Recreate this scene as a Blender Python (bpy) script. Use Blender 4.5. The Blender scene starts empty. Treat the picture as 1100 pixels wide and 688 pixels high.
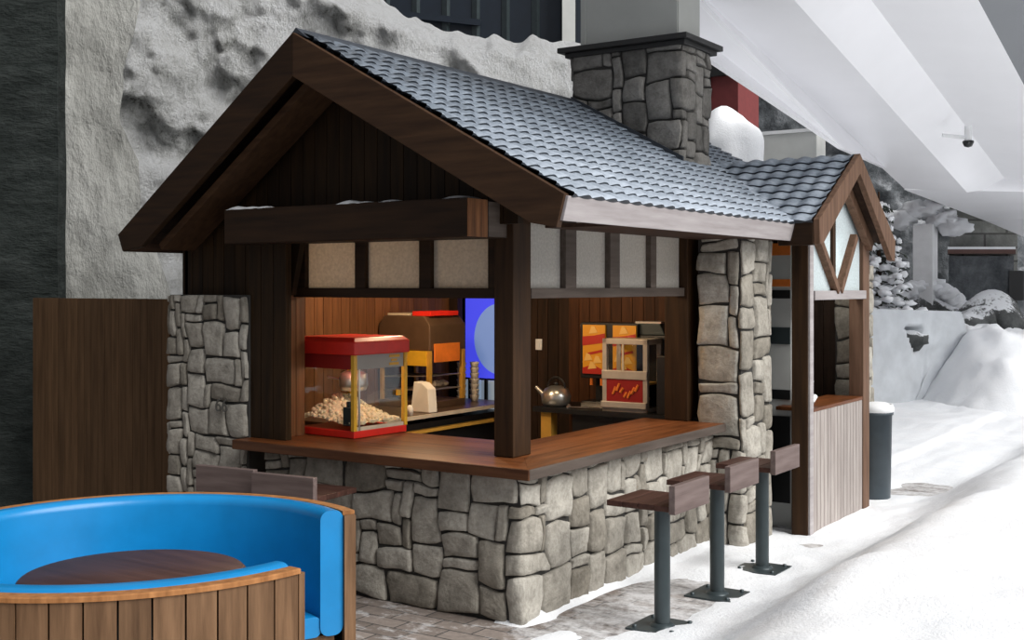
import bpy, bmesh, math, random
from mathutils import Vector, Matrix, noise
R = math.radians
rnd = random.Random(7)
COL = bpy.context.scene.collection
scene = bpy.context.scene

# ------------------------------------------------------------------ camera frame
CX, CY, CH, YAW, FPX, HZ = 3.826, -5.82, 2.0, 0.58945, 1271.0, 308.0
RV = Vector((math.cos(YAW), math.sin(YAW)))
FV = Vector((-math.sin(YAW), math.cos(YAW)))
def at(px, depth, z=0.0):                      # a place in the hall: bearing (as pixel column), distance, height
    p = Vector((CX, CY)) + (FV + RV * ((px - 550) / FPX)) * depth
    return Vector((p.x, p.y, z))
def zat(py, depth): return CH - (py - HZ) * depth / FPX

# ------------------------------------------------------------------ materials
def srgb(r, g, b):
    f = lambda c: (c/255/12.92 if c/255 <= .04045 else ((c/255+.055)/1.055)**2.4)
    return (f(r), f(g), f(b), 1)
class NT:
    def __init__(s, name):
        s.m = bpy.data.materials.new(name); s.m.use_nodes = True
        s.t = s.m.node_tree; s.b = s.t.nodes['Principled BSDF']
    def n(s, typ, **kw):
        nd = s.t.nodes.new(typ)
        for k, v in kw.items():
            if k in nd.inputs: nd.inputs[k].default_value = v
            else: setattr(nd, k, v)
        return nd
    def l(s, a, b): s.t.links.new(a, b)
    def coord(s, scale=(1,1,1), rot=(0,0,0)):
        tc = s.n('ShaderNodeTexCoord'); mp = s.n('ShaderNodeMapping')
        mp.inputs['Scale'].default_value = scale; mp.inputs['Rotation'].default_value = rot
        s.l(tc.outputs['Object'], mp.inputs['Vector']); return mp.outputs['Vector']
    def noise(s, vec, scale, detail=4, rough=.55):
        n = s.n('ShaderNodeTexNoise', Scale=scale, Detail=detail, Roughness=rough); s.l(vec, n.inputs['Vector']); return n.outputs['Fac']
    def ramp(s, fac, stops):
        r = s.n('ShaderNodeValToRGB'); e = r.color_ramp.elements
        while len(e) > 1: e.remove(e[-1])
        e[0].position, e[0].color = stops[0]
        for p, c in stops[1:]:
            k = e.new(p); k.color = c
        s.l(fac, r.inputs['Fac']); return r.outputs['Color']
    def math(s, op, a, b=None, c=None):
        m = s.n('ShaderNodeMath', operation=op)
        for i, v in enumerate((a, b, c)):
            if v is None: continue
            if isinstance(v, (int, float)): m.inputs[i].default_value = v
            else: s.l(v, m.inputs[i])
        return m.outputs[0]
    def mix(s, fac, a, b, blend='MIX'):
        m = s.n('ShaderNodeMix', data_type='RGBA', blend_type=blend)
        for sock, v in ((m.inputs[0], fac), (m.inputs[6], a), (m.inputs[7], b)):
            if isinstance(v, (int, float)): sock.default_value = v
            elif isinstance(v, tuple): sock.default_value = v
            else: s.l(v, sock)
        return m.outputs[2]
    def bump(s, h, strength=.3, dist=.02):
        b = s.n('ShaderNodeBump', Strength=strength, Distance=dist); s.l(h, b.inputs['Height']); s.l(b.outputs[0], s.b.inputs['Normal'])
    def base(s, c):
        if isinstance(c, tuple): s.b.inputs['Base Color'].default_value = c
        else: s.l(c, s.b.inputs['Base Color'])
    def island(s): return s.n('ShaderNodeNewGeometry').outputs['Random Per Island']
    def set(s, **kw):
        for k, v in kw.items(): s.b.inputs[k].default_value = v

def plain(name, c, rough=.5, metal=0.0, var=.12, scale=9, spec=.5):
    t = NT(name); v = t.coord(); f = t.noise(v, scale)
    d = tuple(x*(1-var) for x in c[:3])+(1,); e = tuple(min(1,x*(1+var)) for x in c[:3])+(1,)
    t.base(t.ramp(f, [(.3, d), (.7, e)])); t.set(Roughness=rough, Metallic=metal); t.b.inputs['Specular IOR Level'].default_value = spec
    return t.m
def wood(name, c1, c2, axis=2, rough=.5, isl=.35, spec=.4, fine=1.0):
    t = NT(name); sc = [14*fine]*3; sc[axis] = 1.1*fine; v = t.coord(tuple(sc))
    isr = t.island()
    off = t.n('ShaderNodeVectorMath', operation='ADD'); t.l(v, off.inputs[0])
    cmb = t.n('ShaderNodeCombineXYZ'); k = t.math('MULTIPLY', isr, 37.0)
    for i in range(3): t.l(k, cmb.inputs[i])
    t.l(cmb.outputs[0], off.inputs[1])
    f = t.noise(off.outputs[0], 1.6, 6, .6)
    c = t.ramp(f, [(.28, c1), (.72, c2)])
    br = t.math('MULTIPLY_ADD', isr, isl, 1-isl/2)
    vm = t.n('ShaderNodeVectorMath', operation='SCALE'); t.l(c, vm.inputs[0]); t.l(br, vm.inputs['Scale'])
    t.base(vm.outputs[0]); t.bump(f, .25, .006); t.set(Roughness=min(.8,rough+.12)); t.b.inputs['Specular IOR Level'].default_value = spec*.5
    return t.m
def stone(name, dark, mid, light):
    t = NT(name); isr = t.island(); v = t.coord()
    c = t.ramp(isr, [(0, dark), (.35, mid), (.7, light), (1, mid)])
    f = t.noise(v, 9, 6, .65); g = t.noise(v, 38, 5, .7)
    c2 = t.mix(.75, c, t.ramp(f, [(.3, (.45,.43,.40,1)), (.55, (.92,.9,.87,1)), (.75, (1.18,1.16,1.13,1))]), 'MULTIPLY')
    c3 = t.mix(.4, c2, t.ramp(g, [(.35, (.55,.53,.5,1)), (.6, (1.1,1.1,1.1,1))]), 'MULTIPLY')
    t.base(c3); t.bump(t.math('ADD', f, t.math('MULTIPLY', g, .5)), .7, .02); t.set(Roughness=.9); t.b.inputs['Specular IOR Level'].default_value = .2
    return t.m
M = {}
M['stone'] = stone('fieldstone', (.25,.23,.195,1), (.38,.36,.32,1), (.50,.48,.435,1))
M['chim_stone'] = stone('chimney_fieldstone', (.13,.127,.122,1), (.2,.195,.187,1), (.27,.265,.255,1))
M['mortar'] = plain('mortar', (.040,.038,.035,1), .95)
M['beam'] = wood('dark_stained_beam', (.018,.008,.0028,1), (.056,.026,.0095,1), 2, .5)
M['beam_x'] = wood('shaded_stained_beam_across', (.012,.0052,.0018,1), (.036,.0165,.0062,1), 0, .5)  # beam wood copy, darkened to paint the shade on the front
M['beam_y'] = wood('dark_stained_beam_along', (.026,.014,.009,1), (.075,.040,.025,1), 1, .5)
M['beam_end'] = wood('orange_beam_end', (.07,.03,.015,1), (.28,.12,.05,1), 2, .6)
M['cladding'] = wood('dark_cladding', (.010,.0048,.0013,1), (.032,.0155,.0045,1), 2, .55, .6)
M['barge'] = wood('barge_wood', (.028,.013,.006,1), (.068,.034,.016,1), 0, .5)  # lighter brown paints side light onto the right barge and inner rafter
M['porch_wood'] = wood('porch_wood', (.085,.045,.026,1), (.20,.115,.075,1), 2, .5)
M['grey_frame'] = wood('weathered_frame_wood', (.06,.045,.036,1), (.12,.095,.08,1), 1, .5)
M['fascia'] = wood('pale_eave_board', (.28,.25,.25,1), (.42,.39,.39,1), 1, .45, .1)
M['porch_panel'] = wood('pale_boarding', (.24,.205,.19,1), (.42,.38,.355,1), 2, .5, .2)
M['backboards'] = wood('dark_red_boarding', (.035,.013,.005,1), (.095,.036,.013,1), 2, .5, .5)
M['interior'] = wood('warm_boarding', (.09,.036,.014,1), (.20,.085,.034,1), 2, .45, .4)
M['dark_wood'] = wood('brown_screen_wood', (.060,.032,.014,1), (.130,.073,.036,1), 2, .6, .3)
M['counter'] = wood('varnished_counter', (.060,.018,.0055,1), (.22,.072,.022,1), 1, .28, .3, .35, .8)
M['counter_x'] = wood('varnished_counter_front', (.060,.018,.0055,1), (.22,.072,.022,1), 0, .28, .3, .35, .8)
M['counter_edge'] = wood('counter_edge', (.05,.018,.008,1), (.13,.055,.026,1), 0, .35)
M['plank'] = wood('booth_plank', (.075,.038,.018,1), (.21,.118,.062,1), 2, .45, .5)
M['plank_top'] = wood('booth_rim', (.20,.08,.025,1), (.42,.19,.07,1), 2, .4)
M['table'] = wood('table_wood', (.035,.016,.013,1), (.085,.042,.034,1), 0, .4)
M['stool'] = wood('stool_slat', (.035,.015,.011,1), (.085,.04,.030,1), 1, .4)
M['stool_back'] = wood('stool_back', (.10,.07,.064,1), (.19,.145,.135,1), 1, .4)
M['blue'] = plain('blue_vinyl', (.004,.20,.48,1), .32, 0, .08, 6)
M['steel'] = plain('grey_painted_steel', (.045,.06,.065,1), .35, .3)
M['brushed'] = plain('brushed_steel', (.55,.54,.5,1), .3, .85)
M['warmsteel'] = plain('satin_warm_metal', (.50,.44,.37,1), .4, .25)
M['black'] = plain('black_plastic', (.010,.010,.011,1), .4)
M['red'] = plain('red_enamel', (.72,.025,.014,1), .35, 0, .1)
M['darkred'] = plain('deep_red_enamel', (.30,.012,.010,1), .4, 0, .1)
M['yellow'] = plain('yellow_enamel', (.75,.42,.03,1), .35)
M['cream'] = plain('cream_enamel', (.62,.52,.38,1), .45)
M['white'] = plain('white_paint', (.78,.79,.80,1), .5, 0, .04)
M['paper'] = plain('white_paper', (.8,.75,.66,1), .8, 0, .05)
M['hood'] = plain('bronze_hood', (.14,.085,.05,1), .35, .4)
M['flue'] = plain('flue_cladding', (.40,.41,.39,1), .5, 0, .05, 3)
M['cap'] = plain('black_metal_cap', (.014,.014,.014,1), .5)
M['darkblue'] = plain('dark_glazing', (.006,.012,.022,1), .4)
M['bin'] = plain('bin_plastic', (.045,.062,.075,1), .4)
M['orange'] = plain('orange_print', (.85,.22,.03,1), .5)
M['amber'] = plain('amber_trim', (.55,.30,.05,1), .4)
M['popcorn'] = plain('popcorn', (.80,.68,.46,1), .9, 0, .2, 40)
M['ceil'] = plain('white_ceiling_panel', (.86,.86,.885,1), .6, 0, .02, 1.2)
M['ceilgrey'] = plain('grey_soffit', (.20,.21,.225,1), .6, 0, .03, 1.2)
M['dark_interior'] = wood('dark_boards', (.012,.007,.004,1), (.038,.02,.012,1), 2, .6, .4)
M['greywall'] = plain('pale_block_wall', (.55,.56,.54,1), .8, 0, .08, 3)
M['redpaint'] = plain('faded_red_panel', (.16,.028,.028,1), .6)
M['ledge'] = plain('dull_brown_ledge', (.10,.05,.04,1), .7)

def glass(name, tint=(.95,.97,.97,1), alpha=.18):
    t = NT(name); tr = t.n('ShaderNodeBsdfTransparent'); tr.inputs[0].default_value = tint
    gl = t.n('ShaderNodeBsdfGlossy', Roughness=.03); gl.inputs['Color'].default_value = (.9,.95,1,1)
    fr = t.n('ShaderNodeFresnel', IOR=1.45); mx = t.n('ShaderNodeMixShader')
    bf = t.n('ShaderNodeNewGeometry').outputs['Backfacing']; t.l(t.math('MULTIPLY', t.math('SUBTRACT', 1.0, bf), t.math('ADD', fr.outputs[0], alpha*.1)), mx.inputs[0]); t.l(tr.outputs[0], mx.inputs[1]); t.l(gl.outputs[0], mx.inputs[2])
    t.l(mx.outputs[0], t.t.nodes['Material Output'].inputs['Surface']); return t.m
M['glass'] = glass('clear_glass')
def frosted(name, c, tl):
    t = NT(name); v = t.coord(); f = t.noise(v, 60, 3)
    col = t.ramp(f, [(.3, tuple(x*.78 for x in c[:3])+(1,)), (.7, c)])
    d = t.n('ShaderNodeBsdfDiffuse'); s = t.n('ShaderNodeBsdfTranslucent'); t.l(col, d.inputs[0]); t.l(col, s.inputs[0])
    mx = t.n('ShaderNodeMixShader'); mx.inputs[0].default_value = tl; t.l(d.outputs[0], mx.inputs[1]); t.l(s.outputs[0], mx.inputs[2])
    t.l(mx.outputs[0], t.t.nodes['Material Output'].inputs['Surface']); return t.m
M['frost'] = frosted('frosted_pane', (.72,.66,.57,1), .5)
M['frost_r'] = frosted('frosted_pane_side', (.62,.61,.58,1), .35)
M['frost_p'] = frosted('frosted_pane_porch', (.72,.80,.82,1), .3)
def glow(name, c, s):
    t = NT(name); t.base(c); t.b.inputs['Emission Color'].default_value = c; t.b.inputs['Emission Strength'].default_value = s
    t.set(Roughness=.4); return t.m
M['blueglow'] = glow('backlit_blue_panel', (.06,.07,.80,1), .85)
M['paleglow'] = glow('backlit_pale_disc', (.22,.34,.70,1), .55)
M['coolwhite'] = glow('backlit_white_door', (.40,.50,.62,1), .35)
M['bulb'] = glow('warm_bulb', (1,.62,.3,1), 6)
M['poster'] = glow('backlit_yellow_picture', (.60,.25,.012,1), .16); M['poster_red'] = glow('backlit_red_print', (.40,.02,.01,1), .12); M['poster_cream'] = glow('backlit_cream_print', (.70,.40,.10,1), .15)
# frost-dusted tile (top) and dark bare tile (riser), which also paints in the step shadow
t = NT('frosted_tile'); v = t.coord(); f = t.noise(v, 3.5, 5, .6); g = t.noise(v, 26, 3, .6)
tc = t.n('ShaderNodeSeparateXYZ'); tco = t.n('ShaderNodeTexCoord'); t.l(tco.outputs['Object'], tc.inputs[0])
lowz = t.math('MULTIPLY_ADD', tc.outputs[2], -.9, 2.95)                       # frost lies thicker low on the slope
k = t.math('ADD', t.math('ADD', t.math('MULTIPLY', f, .55), t.math('MULTIPLY', g, .35)), t.math('MULTIPLY', lowz, .42))
t.base(t.ramp(k, [(.30, (.055,.065,.08,1)), (.50, (.15,.18,.22,1)), (.80, (.38,.43,.50,1))])); t.set(Roughness=.6); M['tile'] = t.m
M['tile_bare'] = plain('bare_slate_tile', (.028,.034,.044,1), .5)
# snow
t = NT('snow'); v = t.coord(); f = t.noise(v, 2.2, 6, .6); g = t.noise(v, 45, 4, .7)
t.base(t.ramp(f, [(.3, (.80,.82,.85,1)), (.7, (.88,.89,.91,1))])); t.bump(t.math('ADD', t.math('MULTIPLY', g, .35), f), .5, .05)
t.set(Roughness=.85); t.b.inputs['Specular IOR Level'].default_value = .25; M['snow'] = t.m
# pavers with frost in patches
t = NT('pavers'); v = t.coord()
bk = t.n('ShaderNodeTexBrick', Scale=1.0, **{'Mortar Size': .006, 'Brick Width': .30, 'Row Height': .15}); t.l(v, bk.inputs['Vector'])
bk.inputs['Color1'].default_value = (.15,.122,.105,1); bk.inputs['Color2'].default_value = (.26,.22,.195,1); bk.inputs['Mortar'].default_value = (.05,.047,.045,1)
f = t.noise(t.coord((1,2.2,1)), 2.6, 6, .65); g = t.noise(v, 18, 4, .7)
s = t.ramp(t.math('ADD', t.math('MULTIPLY', f, .75), t.math('MULTIPLY', g, .25)), [(.51, (0,0,0,1)), (.64, (1,1,1,1))])
c = t.mix(.5, bk.outputs['Color'], t.ramp(g, [(.3, (.5,.48,.46,1)), (.7, (1.2,1.15,1.1,1))]), 'MULTIPLY')
ox = t.n('ShaderNodeSeparateXYZ'); t.l(v, ox.inputs[0]); fx = t.n('ShaderNodeClamp'); t.l(t.math('MULTIPLY_ADD', ox.outputs[0], 4.0, .1), fx.inputs[0])
s2 = t.ramp(t.math('ADD', t.math('ADD', t.math('MULTIPLY', f, .6), t.math('MULTIPLY', g, .4)), t.math('MULTIPLY', fx.outputs[0], .16)), [(.52, (0,0,0,1)), (.72, (1,1,1,1))])
t.base(t.mix(t.math('MULTIPLY', t.math('MAXIMUM', s, s2), .78), c, (.74,.74,.75,1))); t.bump(g, .4, .01); t.set(Roughness=.85); M['pavers'] = t.m
# rock faces
def rock(name, d, m, l, snow, lo, hi, scale=1.0, aniso=(1,1,1)):
    t = NT(name); v = t.coord(aniso); f = t.noise(v, 2.3*scale, 8, .68); g = t.noise(v, 9*scale, 6, .7)
    c = t.ramp(f, [(.3, d), (.5, m), (.72, l)])
    geo = t.n('ShaderNodeNewGeometry'); sx = t.n('ShaderNodeSeparateXYZ'); t.l(geo.outputs['Normal'], sx.inputs[0])
    k = t.math('ADD', t.math('MULTIPLY_ADD', sx.outputs[2], .45, .32), t.math('MULTIPLY', g, .5))
    s = t.ramp(k, [(lo, (0,0,0,1)), (hi, (1,1,1,1))])
    t.base(t.mix(s, c, snow)); t.bump(t.math('ADD', f, t.math('MULTIPLY', g, .6)), .8, .12); t.set(Roughness=.92)
    t.b.inputs['Specular IOR Level'].default_value = .15; return t.m
t = NT('snowy_cliff'); v = t.coord((1,1,1), (.3,.5,.2)); va = t.coord((1.2,1.2,.55), (.0,.75,.3))
f = t.noise(va, 6.5, 10, .74); g = t.noise(v, 24, 8, .75); l = t.noise(v, 1.1, 3, .5)
geo = t.n('ShaderNodeNewGeometry'); sx = t.n('ShaderNodeSeparateXYZ'); t.l(geo.outputs['Normal'], sx.inputs[0])
k = t.math('ADD', t.math('ADD', t.math('MULTIPLY', f, .85), t.math('MULTIPLY', g, .40)), t.math('ADD', t.math('MULTIPLY', l, .45), t.math('MULTIPLY', sx.outputs[2], .16)))
t.base(t.ramp(k, [(.51, (.05,.05,.044,1)), (.59, (.22,.22,.205,1)), (.67, (.50,.505,.49,1)), (.82, (.68,.685,.68,1)), (1.0, (.78,.79,.80,1))]))
t.bump(t.math('ADD', f, t.math('MULTIPLY', g, .7)), 1.0, .16); t.set(Roughness=.9); t.b.inputs['Specular IOR Level'].default_value = .15; M['cliff'] = t.m
M['greyrock'] = rock('grey_rock', (.20,.20,.185,1), (.33,.33,.31,1), (.45,.45,.43,1), (.60,.60,.59,1), .8, 1.1, .55, (1,1,.5))
M['darkrock'] = rock('dark_rock', (.012,.015,.014,1), (.028,.034,.032,1), (.055,.063,.060,1), (.2,.21,.21,1), .95, 1.3, 1.0, (1,1,2.5))
M['hallrock'] = rock('hall_rock', (.05,.055,.06,1), (.12,.13,.14,1), (.22,.23,.245,1), (.55,.57,.6,1), .72, 1.0, .9)
M['boulder'] = rock('boulder_rock', (.04,.042,.042,1), (.10,.105,.105,1), (.17,.175,.175,1), (.85,.87,.9,1), .86, .92, 1.2)
t = NT('block_masonry'); v = t.coord(); bk = t.n('ShaderNodeTexBrick', Scale=1.0, **{'Mortar Size': .02, 'Brick Width': .75, 'Row Height': .28})
t.l(t.coord((1,1,1), (R(90),0,0)), bk.inputs['Vector']); bk.inputs['Color1'].default_value = (.16,.165,.155,1); bk.inputs['Color2'].default_value = (.25,.255,.24,1); bk.inputs['Mortar'].default_value = (.10,.10,.095,1)
f = t.noise(v, 3, 6, .7); t.base(t.mix(.7, bk.outputs['Color'], t.ramp(f, [(.3, (.5,.5,.5,1)), (.7, (1.3,1.3,1.3,1))]), 'MULTIPLY')); t.bump(f, .5, .06); t.set(Roughness=.95); M['masonry'] = t.m

# ------------------------------------------------------------------ mesh builder
class MB:
    def __init__(s): s.v = []; s.f = []; s.mi = []; s.sm = []
    def add(s, verts, faces, mi=0, smooth=False):
        o = len(s.v); s.v += [tuple(p) for p in verts]
        for f in faces: s.f.append([i+o for i in f]); s.mi.append(mi); s.sm.append(smooth)
    def box(s, x0, x1, y0, y1, z0, z1, mi=0, c=0.0):
        if c <= 0:
            s.add([(x,y,z) for z in (z0,z1) for y in (y0,y1) for x in (x0,x1)],
                  [(0,2,3,1),(4,5,7,6),(0,1,5,4),(2,6,7,3),(0,4,6,2),(1,3,7,5)], mi)
        else:
            bm = bmesh.new(); bmesh.ops.create_cube(bm, size=1)
            for w in bm.verts: w.co = ((x0+x1)/2+w.co.x*(x1-x0), (y0+y1)/2+w.co.y*(y1-y0), (z0+z1)/2+w.co.z*(z1-z0))
            bmesh.ops.bevel(bm, geom=bm.edges[:], offset=c, segments=2, profile=.5, affect='EDGES')
            s.bm(bm, mi)
    def bm(s, bm, mi=0, smooth=False):
        bm.verts.index_update()
        s.add([w.co[:] for w in bm.verts], [[w.index for w in f.verts] for f in bm.faces], mi, smooth); bm.free()
    def bar(s, p0, p1, w, h, up=(0,0,1), mi=0, c=0.0):       # rectangular bar between two points: w across, h along up
        p0, p1 = Vector(p0), Vector(p1); d = p1-p0; L = d.length; d.normalize(); up = Vector(up)
        x = d.cross(up).normalized(); u = x.cross(d).normalized(); m = MB(); m.box(-w/2,w/2,0,L,-h/2,h/2,0,c)
        s.add([p0 + x*a + d*b + u*e for a,b,e in m.v], m.f, mi)
    def prism(s, poly, vec, mi=0):                            # polygon (3-D points) pushed along vec
        n = len(poly); a = [Vector(p) for p in poly]; b = [p+Vector(vec) for p in a]
        s.add(a+b, [list(range(n))[::-1], list(range(n,2*n))] + [(i,(i+1)%n,(i+1)%n+n,i+n) for i in range(n)], mi)
    def tube(s, p0, p1, r0, r1=None, seg=16, mi=0, cap=True):
        r1 = r0 if r1 is None else r1; p0, p1 = Vector(p0), Vector(p1); d = (p1-p0).normalized()
        a = Vector((1,0,0)) if abs(d.x) < .8 else Vector((0,1,0)); x = d.cross(a).normalized(); y = d.cross(x)
        ring = [(math.cos(2*math.pi*i/seg), math.sin(2*math.pi*i/seg)) for i in range(seg)]
        s.add([p0+(x*c+y*q)*r0 for c,q in ring]+[p1+(x*c+y*q)*r1 for c,q in ring],
              [(i,(i+1)%seg,(i+1)%seg+seg,i+seg) for i in range(seg)], mi, True)
        if cap:
            s.add([p0+(x*c+y*q)*r0 for c,q in ring], [list(range(seg))[::-1]], mi); s.add([p1+(x*c+y*q)*r1 for c,q in ring], [list(range(seg))], mi)
    def lathe(s, prof, c=(0,0,0), seg=28, mi=0):
        n = len(prof); V = []; F = []
        for i in range(seg):
            a = 2*math.pi*i/seg
            for r,z in prof: V.append((c[0]+r*math.cos(a), c[1]+r*math.sin(a), c[2]+z))
        for i in range(seg):
            j = (i+1)%seg
            for k in range(n-1): F.append((i*n+k, j*n+k, j*n+k+1, i*n+k+1))
        s.add(V, F, mi, True)
    def arc(s, prof, a0, a1, c=(0,0), seg=64, mi=0, smooth=True):   # closed (r,z) profile swept round, capped at both ends
        n = len(prof); V = []; F = []
        for i in range(seg+1):
            a = a0+(a1-a0)*i/seg
            for r,z in prof: V.append((c[0]+r*math.cos(a), c[1]+r*math.sin(a), z))
        for i in range(seg):
            for k in range(n): F.append((i*n+k, (i+1)*n+k, (i+1)*n+(k+1)%n, i*n+(k+1)%n))
        s.add(V, F, mi, smooth); s.add(V[:n], [list(range(n))], mi); s.add(V[-n:], [list(range(n))[::-1]], mi)
    def grid(s, nx, ny, fn, mi=0, smooth=True):
        s.add([fn(i,j) for j in range(ny) for i in range(nx)], [(j*nx+i, j*nx+i+1, (j+1)*nx+i+1, (j+1)*nx+i) for j in range(ny-1) for i in range(nx-1)], mi, smooth)
    def blob(s, c, r, sub=2, amp=.15, freq=2.0, seed=0, mi=0, flat=None):
        bm = bmesh.new(); bmesh.ops.create_icosphere(bm, subdivisions=sub, radius=1)
        r = r if hasattr(r,'__len__') else (r,r,r)
        for w in bm.verts:
            k = 1+amp*noise.noise(w.co*freq+Vector((seed*7.3,seed*3.1,seed)))*2
            w.co = Vector((w.co.x*r[0]*k, w.co.y*r[1]*k, w.co.z*r[2]*k))
            if flat is not None and w.co.z < flat: w.co.z = flat
            w.co += Vector(c)
        s.bm(bm, mi, True)
    def build(s, name, mats, parent=None, label=None, bevel=0, fix=True):
        me = bpy.data.meshes.new(name); me.from_pydata(s.v, [], s.f)
        for m in (mats if isinstance(mats,(list,tuple)) else [mats]): me.materials.append(m)
        me.polygons.foreach_set('material_index', s.mi); me.polygons.foreach_set('use_smooth', s.sm)
        if fix:
            bm = bmesh.new(); bm.from_mesh(me); bmesh.ops.recalc_face_normals(bm, faces=bm.faces[:]); bm.to_mesh(me); bm.free()
        me.update(); o = bpy.data.objects.new(name, me); COL.objects.link(o)
        if parent: o.parent = parent
        if label: o['label'] = label
        if bevel:
            b = o.modifiers.new('bevel','BEVEL'); b.width = bevel; b.segments = 2; b.limit_method = 'ANGLE'
        return o
def tag(o, label, cat, group=None, kind=None):
    o['label'] = label; o['category'] = cat
    if group: o['group'] = group
    if kind: o['kind'] = kind
    return o
def thing(name, label, cat, loc=(0,0,0), rz=0, group=None):
    o = bpy.data.objects.new(name, None); COL.objects.link(o); o.location = loc; o.rotation_euler = (0,0,rz); o.empty_display_size = .1
    return tag(o, label, cat, group)
def struct(o, label=None, cat=None):
    o['kind'] = 'structure'
    if label: o['label'] = label
    if cat: o['category'] = cat
    return o
def dup(root, loc, rz=None, label=None):
    r = root.copy(); COL.objects.link(r); r.location = loc
    if rz is not None: r.rotation_euler = (0,0,rz)
    if label: r['label'] = label
    for ch in root.children:
        c = ch.copy(); COL.objects.link(c); c.parent = r
        for g in ch.children:
            d = g.copy(); COL.objects.link(d); d.parent = c
    return r
def nz(x, y, z=0.0): return noise.noise(Vector((x,y,z)))
def fbm(x, y, z=0.0, o=5): return noise.fractal(Vector((x,y,z)), 1.0, 2.0, o)
def sstep(a, b, x):
    k = max(0., min(1., (x-a)/(b-a))); return k*k*(3-2*k)

# ------------------------------------------------------------------ rubble masonry: individually shaped stones along a path
def rubble(mb, path, z0, z1, seed, cell=.072, depth=.030, big=1.0):
    rg = random.Random(seed); P = [Vector(p) for p in path]; segs = []; u = 0
    for a, b in zip(P, P[1:]):
        L = (b-a).length; d = (b-a)/L; segs.append((u, u+L, a, d, Vector((d.y,-d.x)))); u += L
    total = u; r = .03
    def pos(u, z, d):
        for i, (s0, s1, a, dr, n) in enumerate(segs):
            if u <= s1 or i == len(segs)-1:
                nn = n.copy()
                if i < len(segs)-1 and s1-u < r:
                    k = .5*(1-(s1-u)/r); nn = n*(1-k)+segs[i+1][4]*k
                elif i > 0 and u-s0 < r:
                    k = .5*(1-(u-s0)/r); nn = n*(1-k)+segs[i-1][4]*k
                p = a+dr*(u-s0)+nn*d; return (p.x, p.y, z)
    corners = [s[1] for s in segs[:-1]]
    nx = max(2, round(total/cell)); ny = max(2, round((z1-z0)/cell)); cw = total/nx; ch = (z1-z0)/ny
    occ = [[False]*nx for _ in range(ny)]
    shapes = [(4,3),(5,3),(3,2),(4,2),(3,4),(2,2),(5,2),(3,3),(2,3),(6,3),(3,1),(2,1),(5,4),(4,4),(4,1)]; wts = [5,4*big,3,5,3*big,2,3,4*big,3,2*big,2,1,2*big,2*big,3]
    for j in range(ny):
        for i in range(nx):
            if occ[j][i]: continue
            for _ in range(14):
                w, h = rg.choices(shapes, wts)[0]
                if i+w <= nx and j+h <= ny and not any(occ[b][a] for b in range(j,j+h) for a in range(i,i+w)): break
            else:
                h = 1; w = 1
                while w < 4 and i+w < nx and not occ[j][i+w]: w += 1
                if w == 1:
                    while h < 3 and j+h < ny and not occ[j+h][i]: h += 1
            for b in range(j,j+h):
                for a in range(i,i+w): occ[b][a] = True
            uc, vc, hu, hv = (i+w/2)*cw, z0+(j+h/2)*ch, w*cw/2-.0045, h*ch/2-.0045
            ls = [-1,-.965,-.86,-.45,0,.45,.86,.965,1]; us = list(ls)
            for c in corners:
                k = (c-uc)/hu
                if abs(k) < .97: us += [k-r/hu, k-r/hu/2, k, k+r/hu/2, k+r/hu]
            us = sorted(max(-1,min(1,q)) for q in us); D = depth*rg.uniform(.55,1.1); kr = rg.uniform(.08,.36); tx = rg.uniform(-.009,.009); ty = rg.uniform(-.009,.009); sd = rg.uniform(0,90)
            rot = rg.uniform(-.05,.05)
            def fn(a, b):
                s_, t_ = us[a], ls[b]; e = max(abs(s_), abs(t_))
                x = s_*math.sqrt(1-kr*t_*t_*.5); y = t_*math.sqrt(1-kr*s_*s_*.5)
                x += .05*nz(x*1.7+sd, y*1.7); y += .05*nz(y*1.7+sd, x*1.7+9)
                uu = uc+x*hu-y*hv*rot; vv = vc+y*hv+x*hu*rot
                wu = nz(uu*3.1, vv*3.1, seed)*.05+nz(uu*8, vv*8, seed)*.012; wv = nz(uu*3.1+50, vv*3.1, seed)*.05+nz(uu*8+9, vv*8, seed)*.012
                uu = max(.004, min(total-.004, uu+wu)); vv = max(z0+.002, min(z1-.002, vv+wv))
                d = -.02 if e > .99 else D*(.62 if e > .9 else .93 if e > .8 else 1)+.012*nz(uu*9, vv*9, sd)+.006*nz(uu*24, vv*24, sd)+tx*s_+ty*t_
                return pos(uu, vv, d)
            mb.grid(len(us), len(ls), fn)

# ================================================================== THE SETTING
g = MB(); g.box(-30, 30, -12, 45, -.3, 0); struct(g.build('floor', M['pavers']), 'grey paved floor of the snow hall', 'floor')

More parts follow.
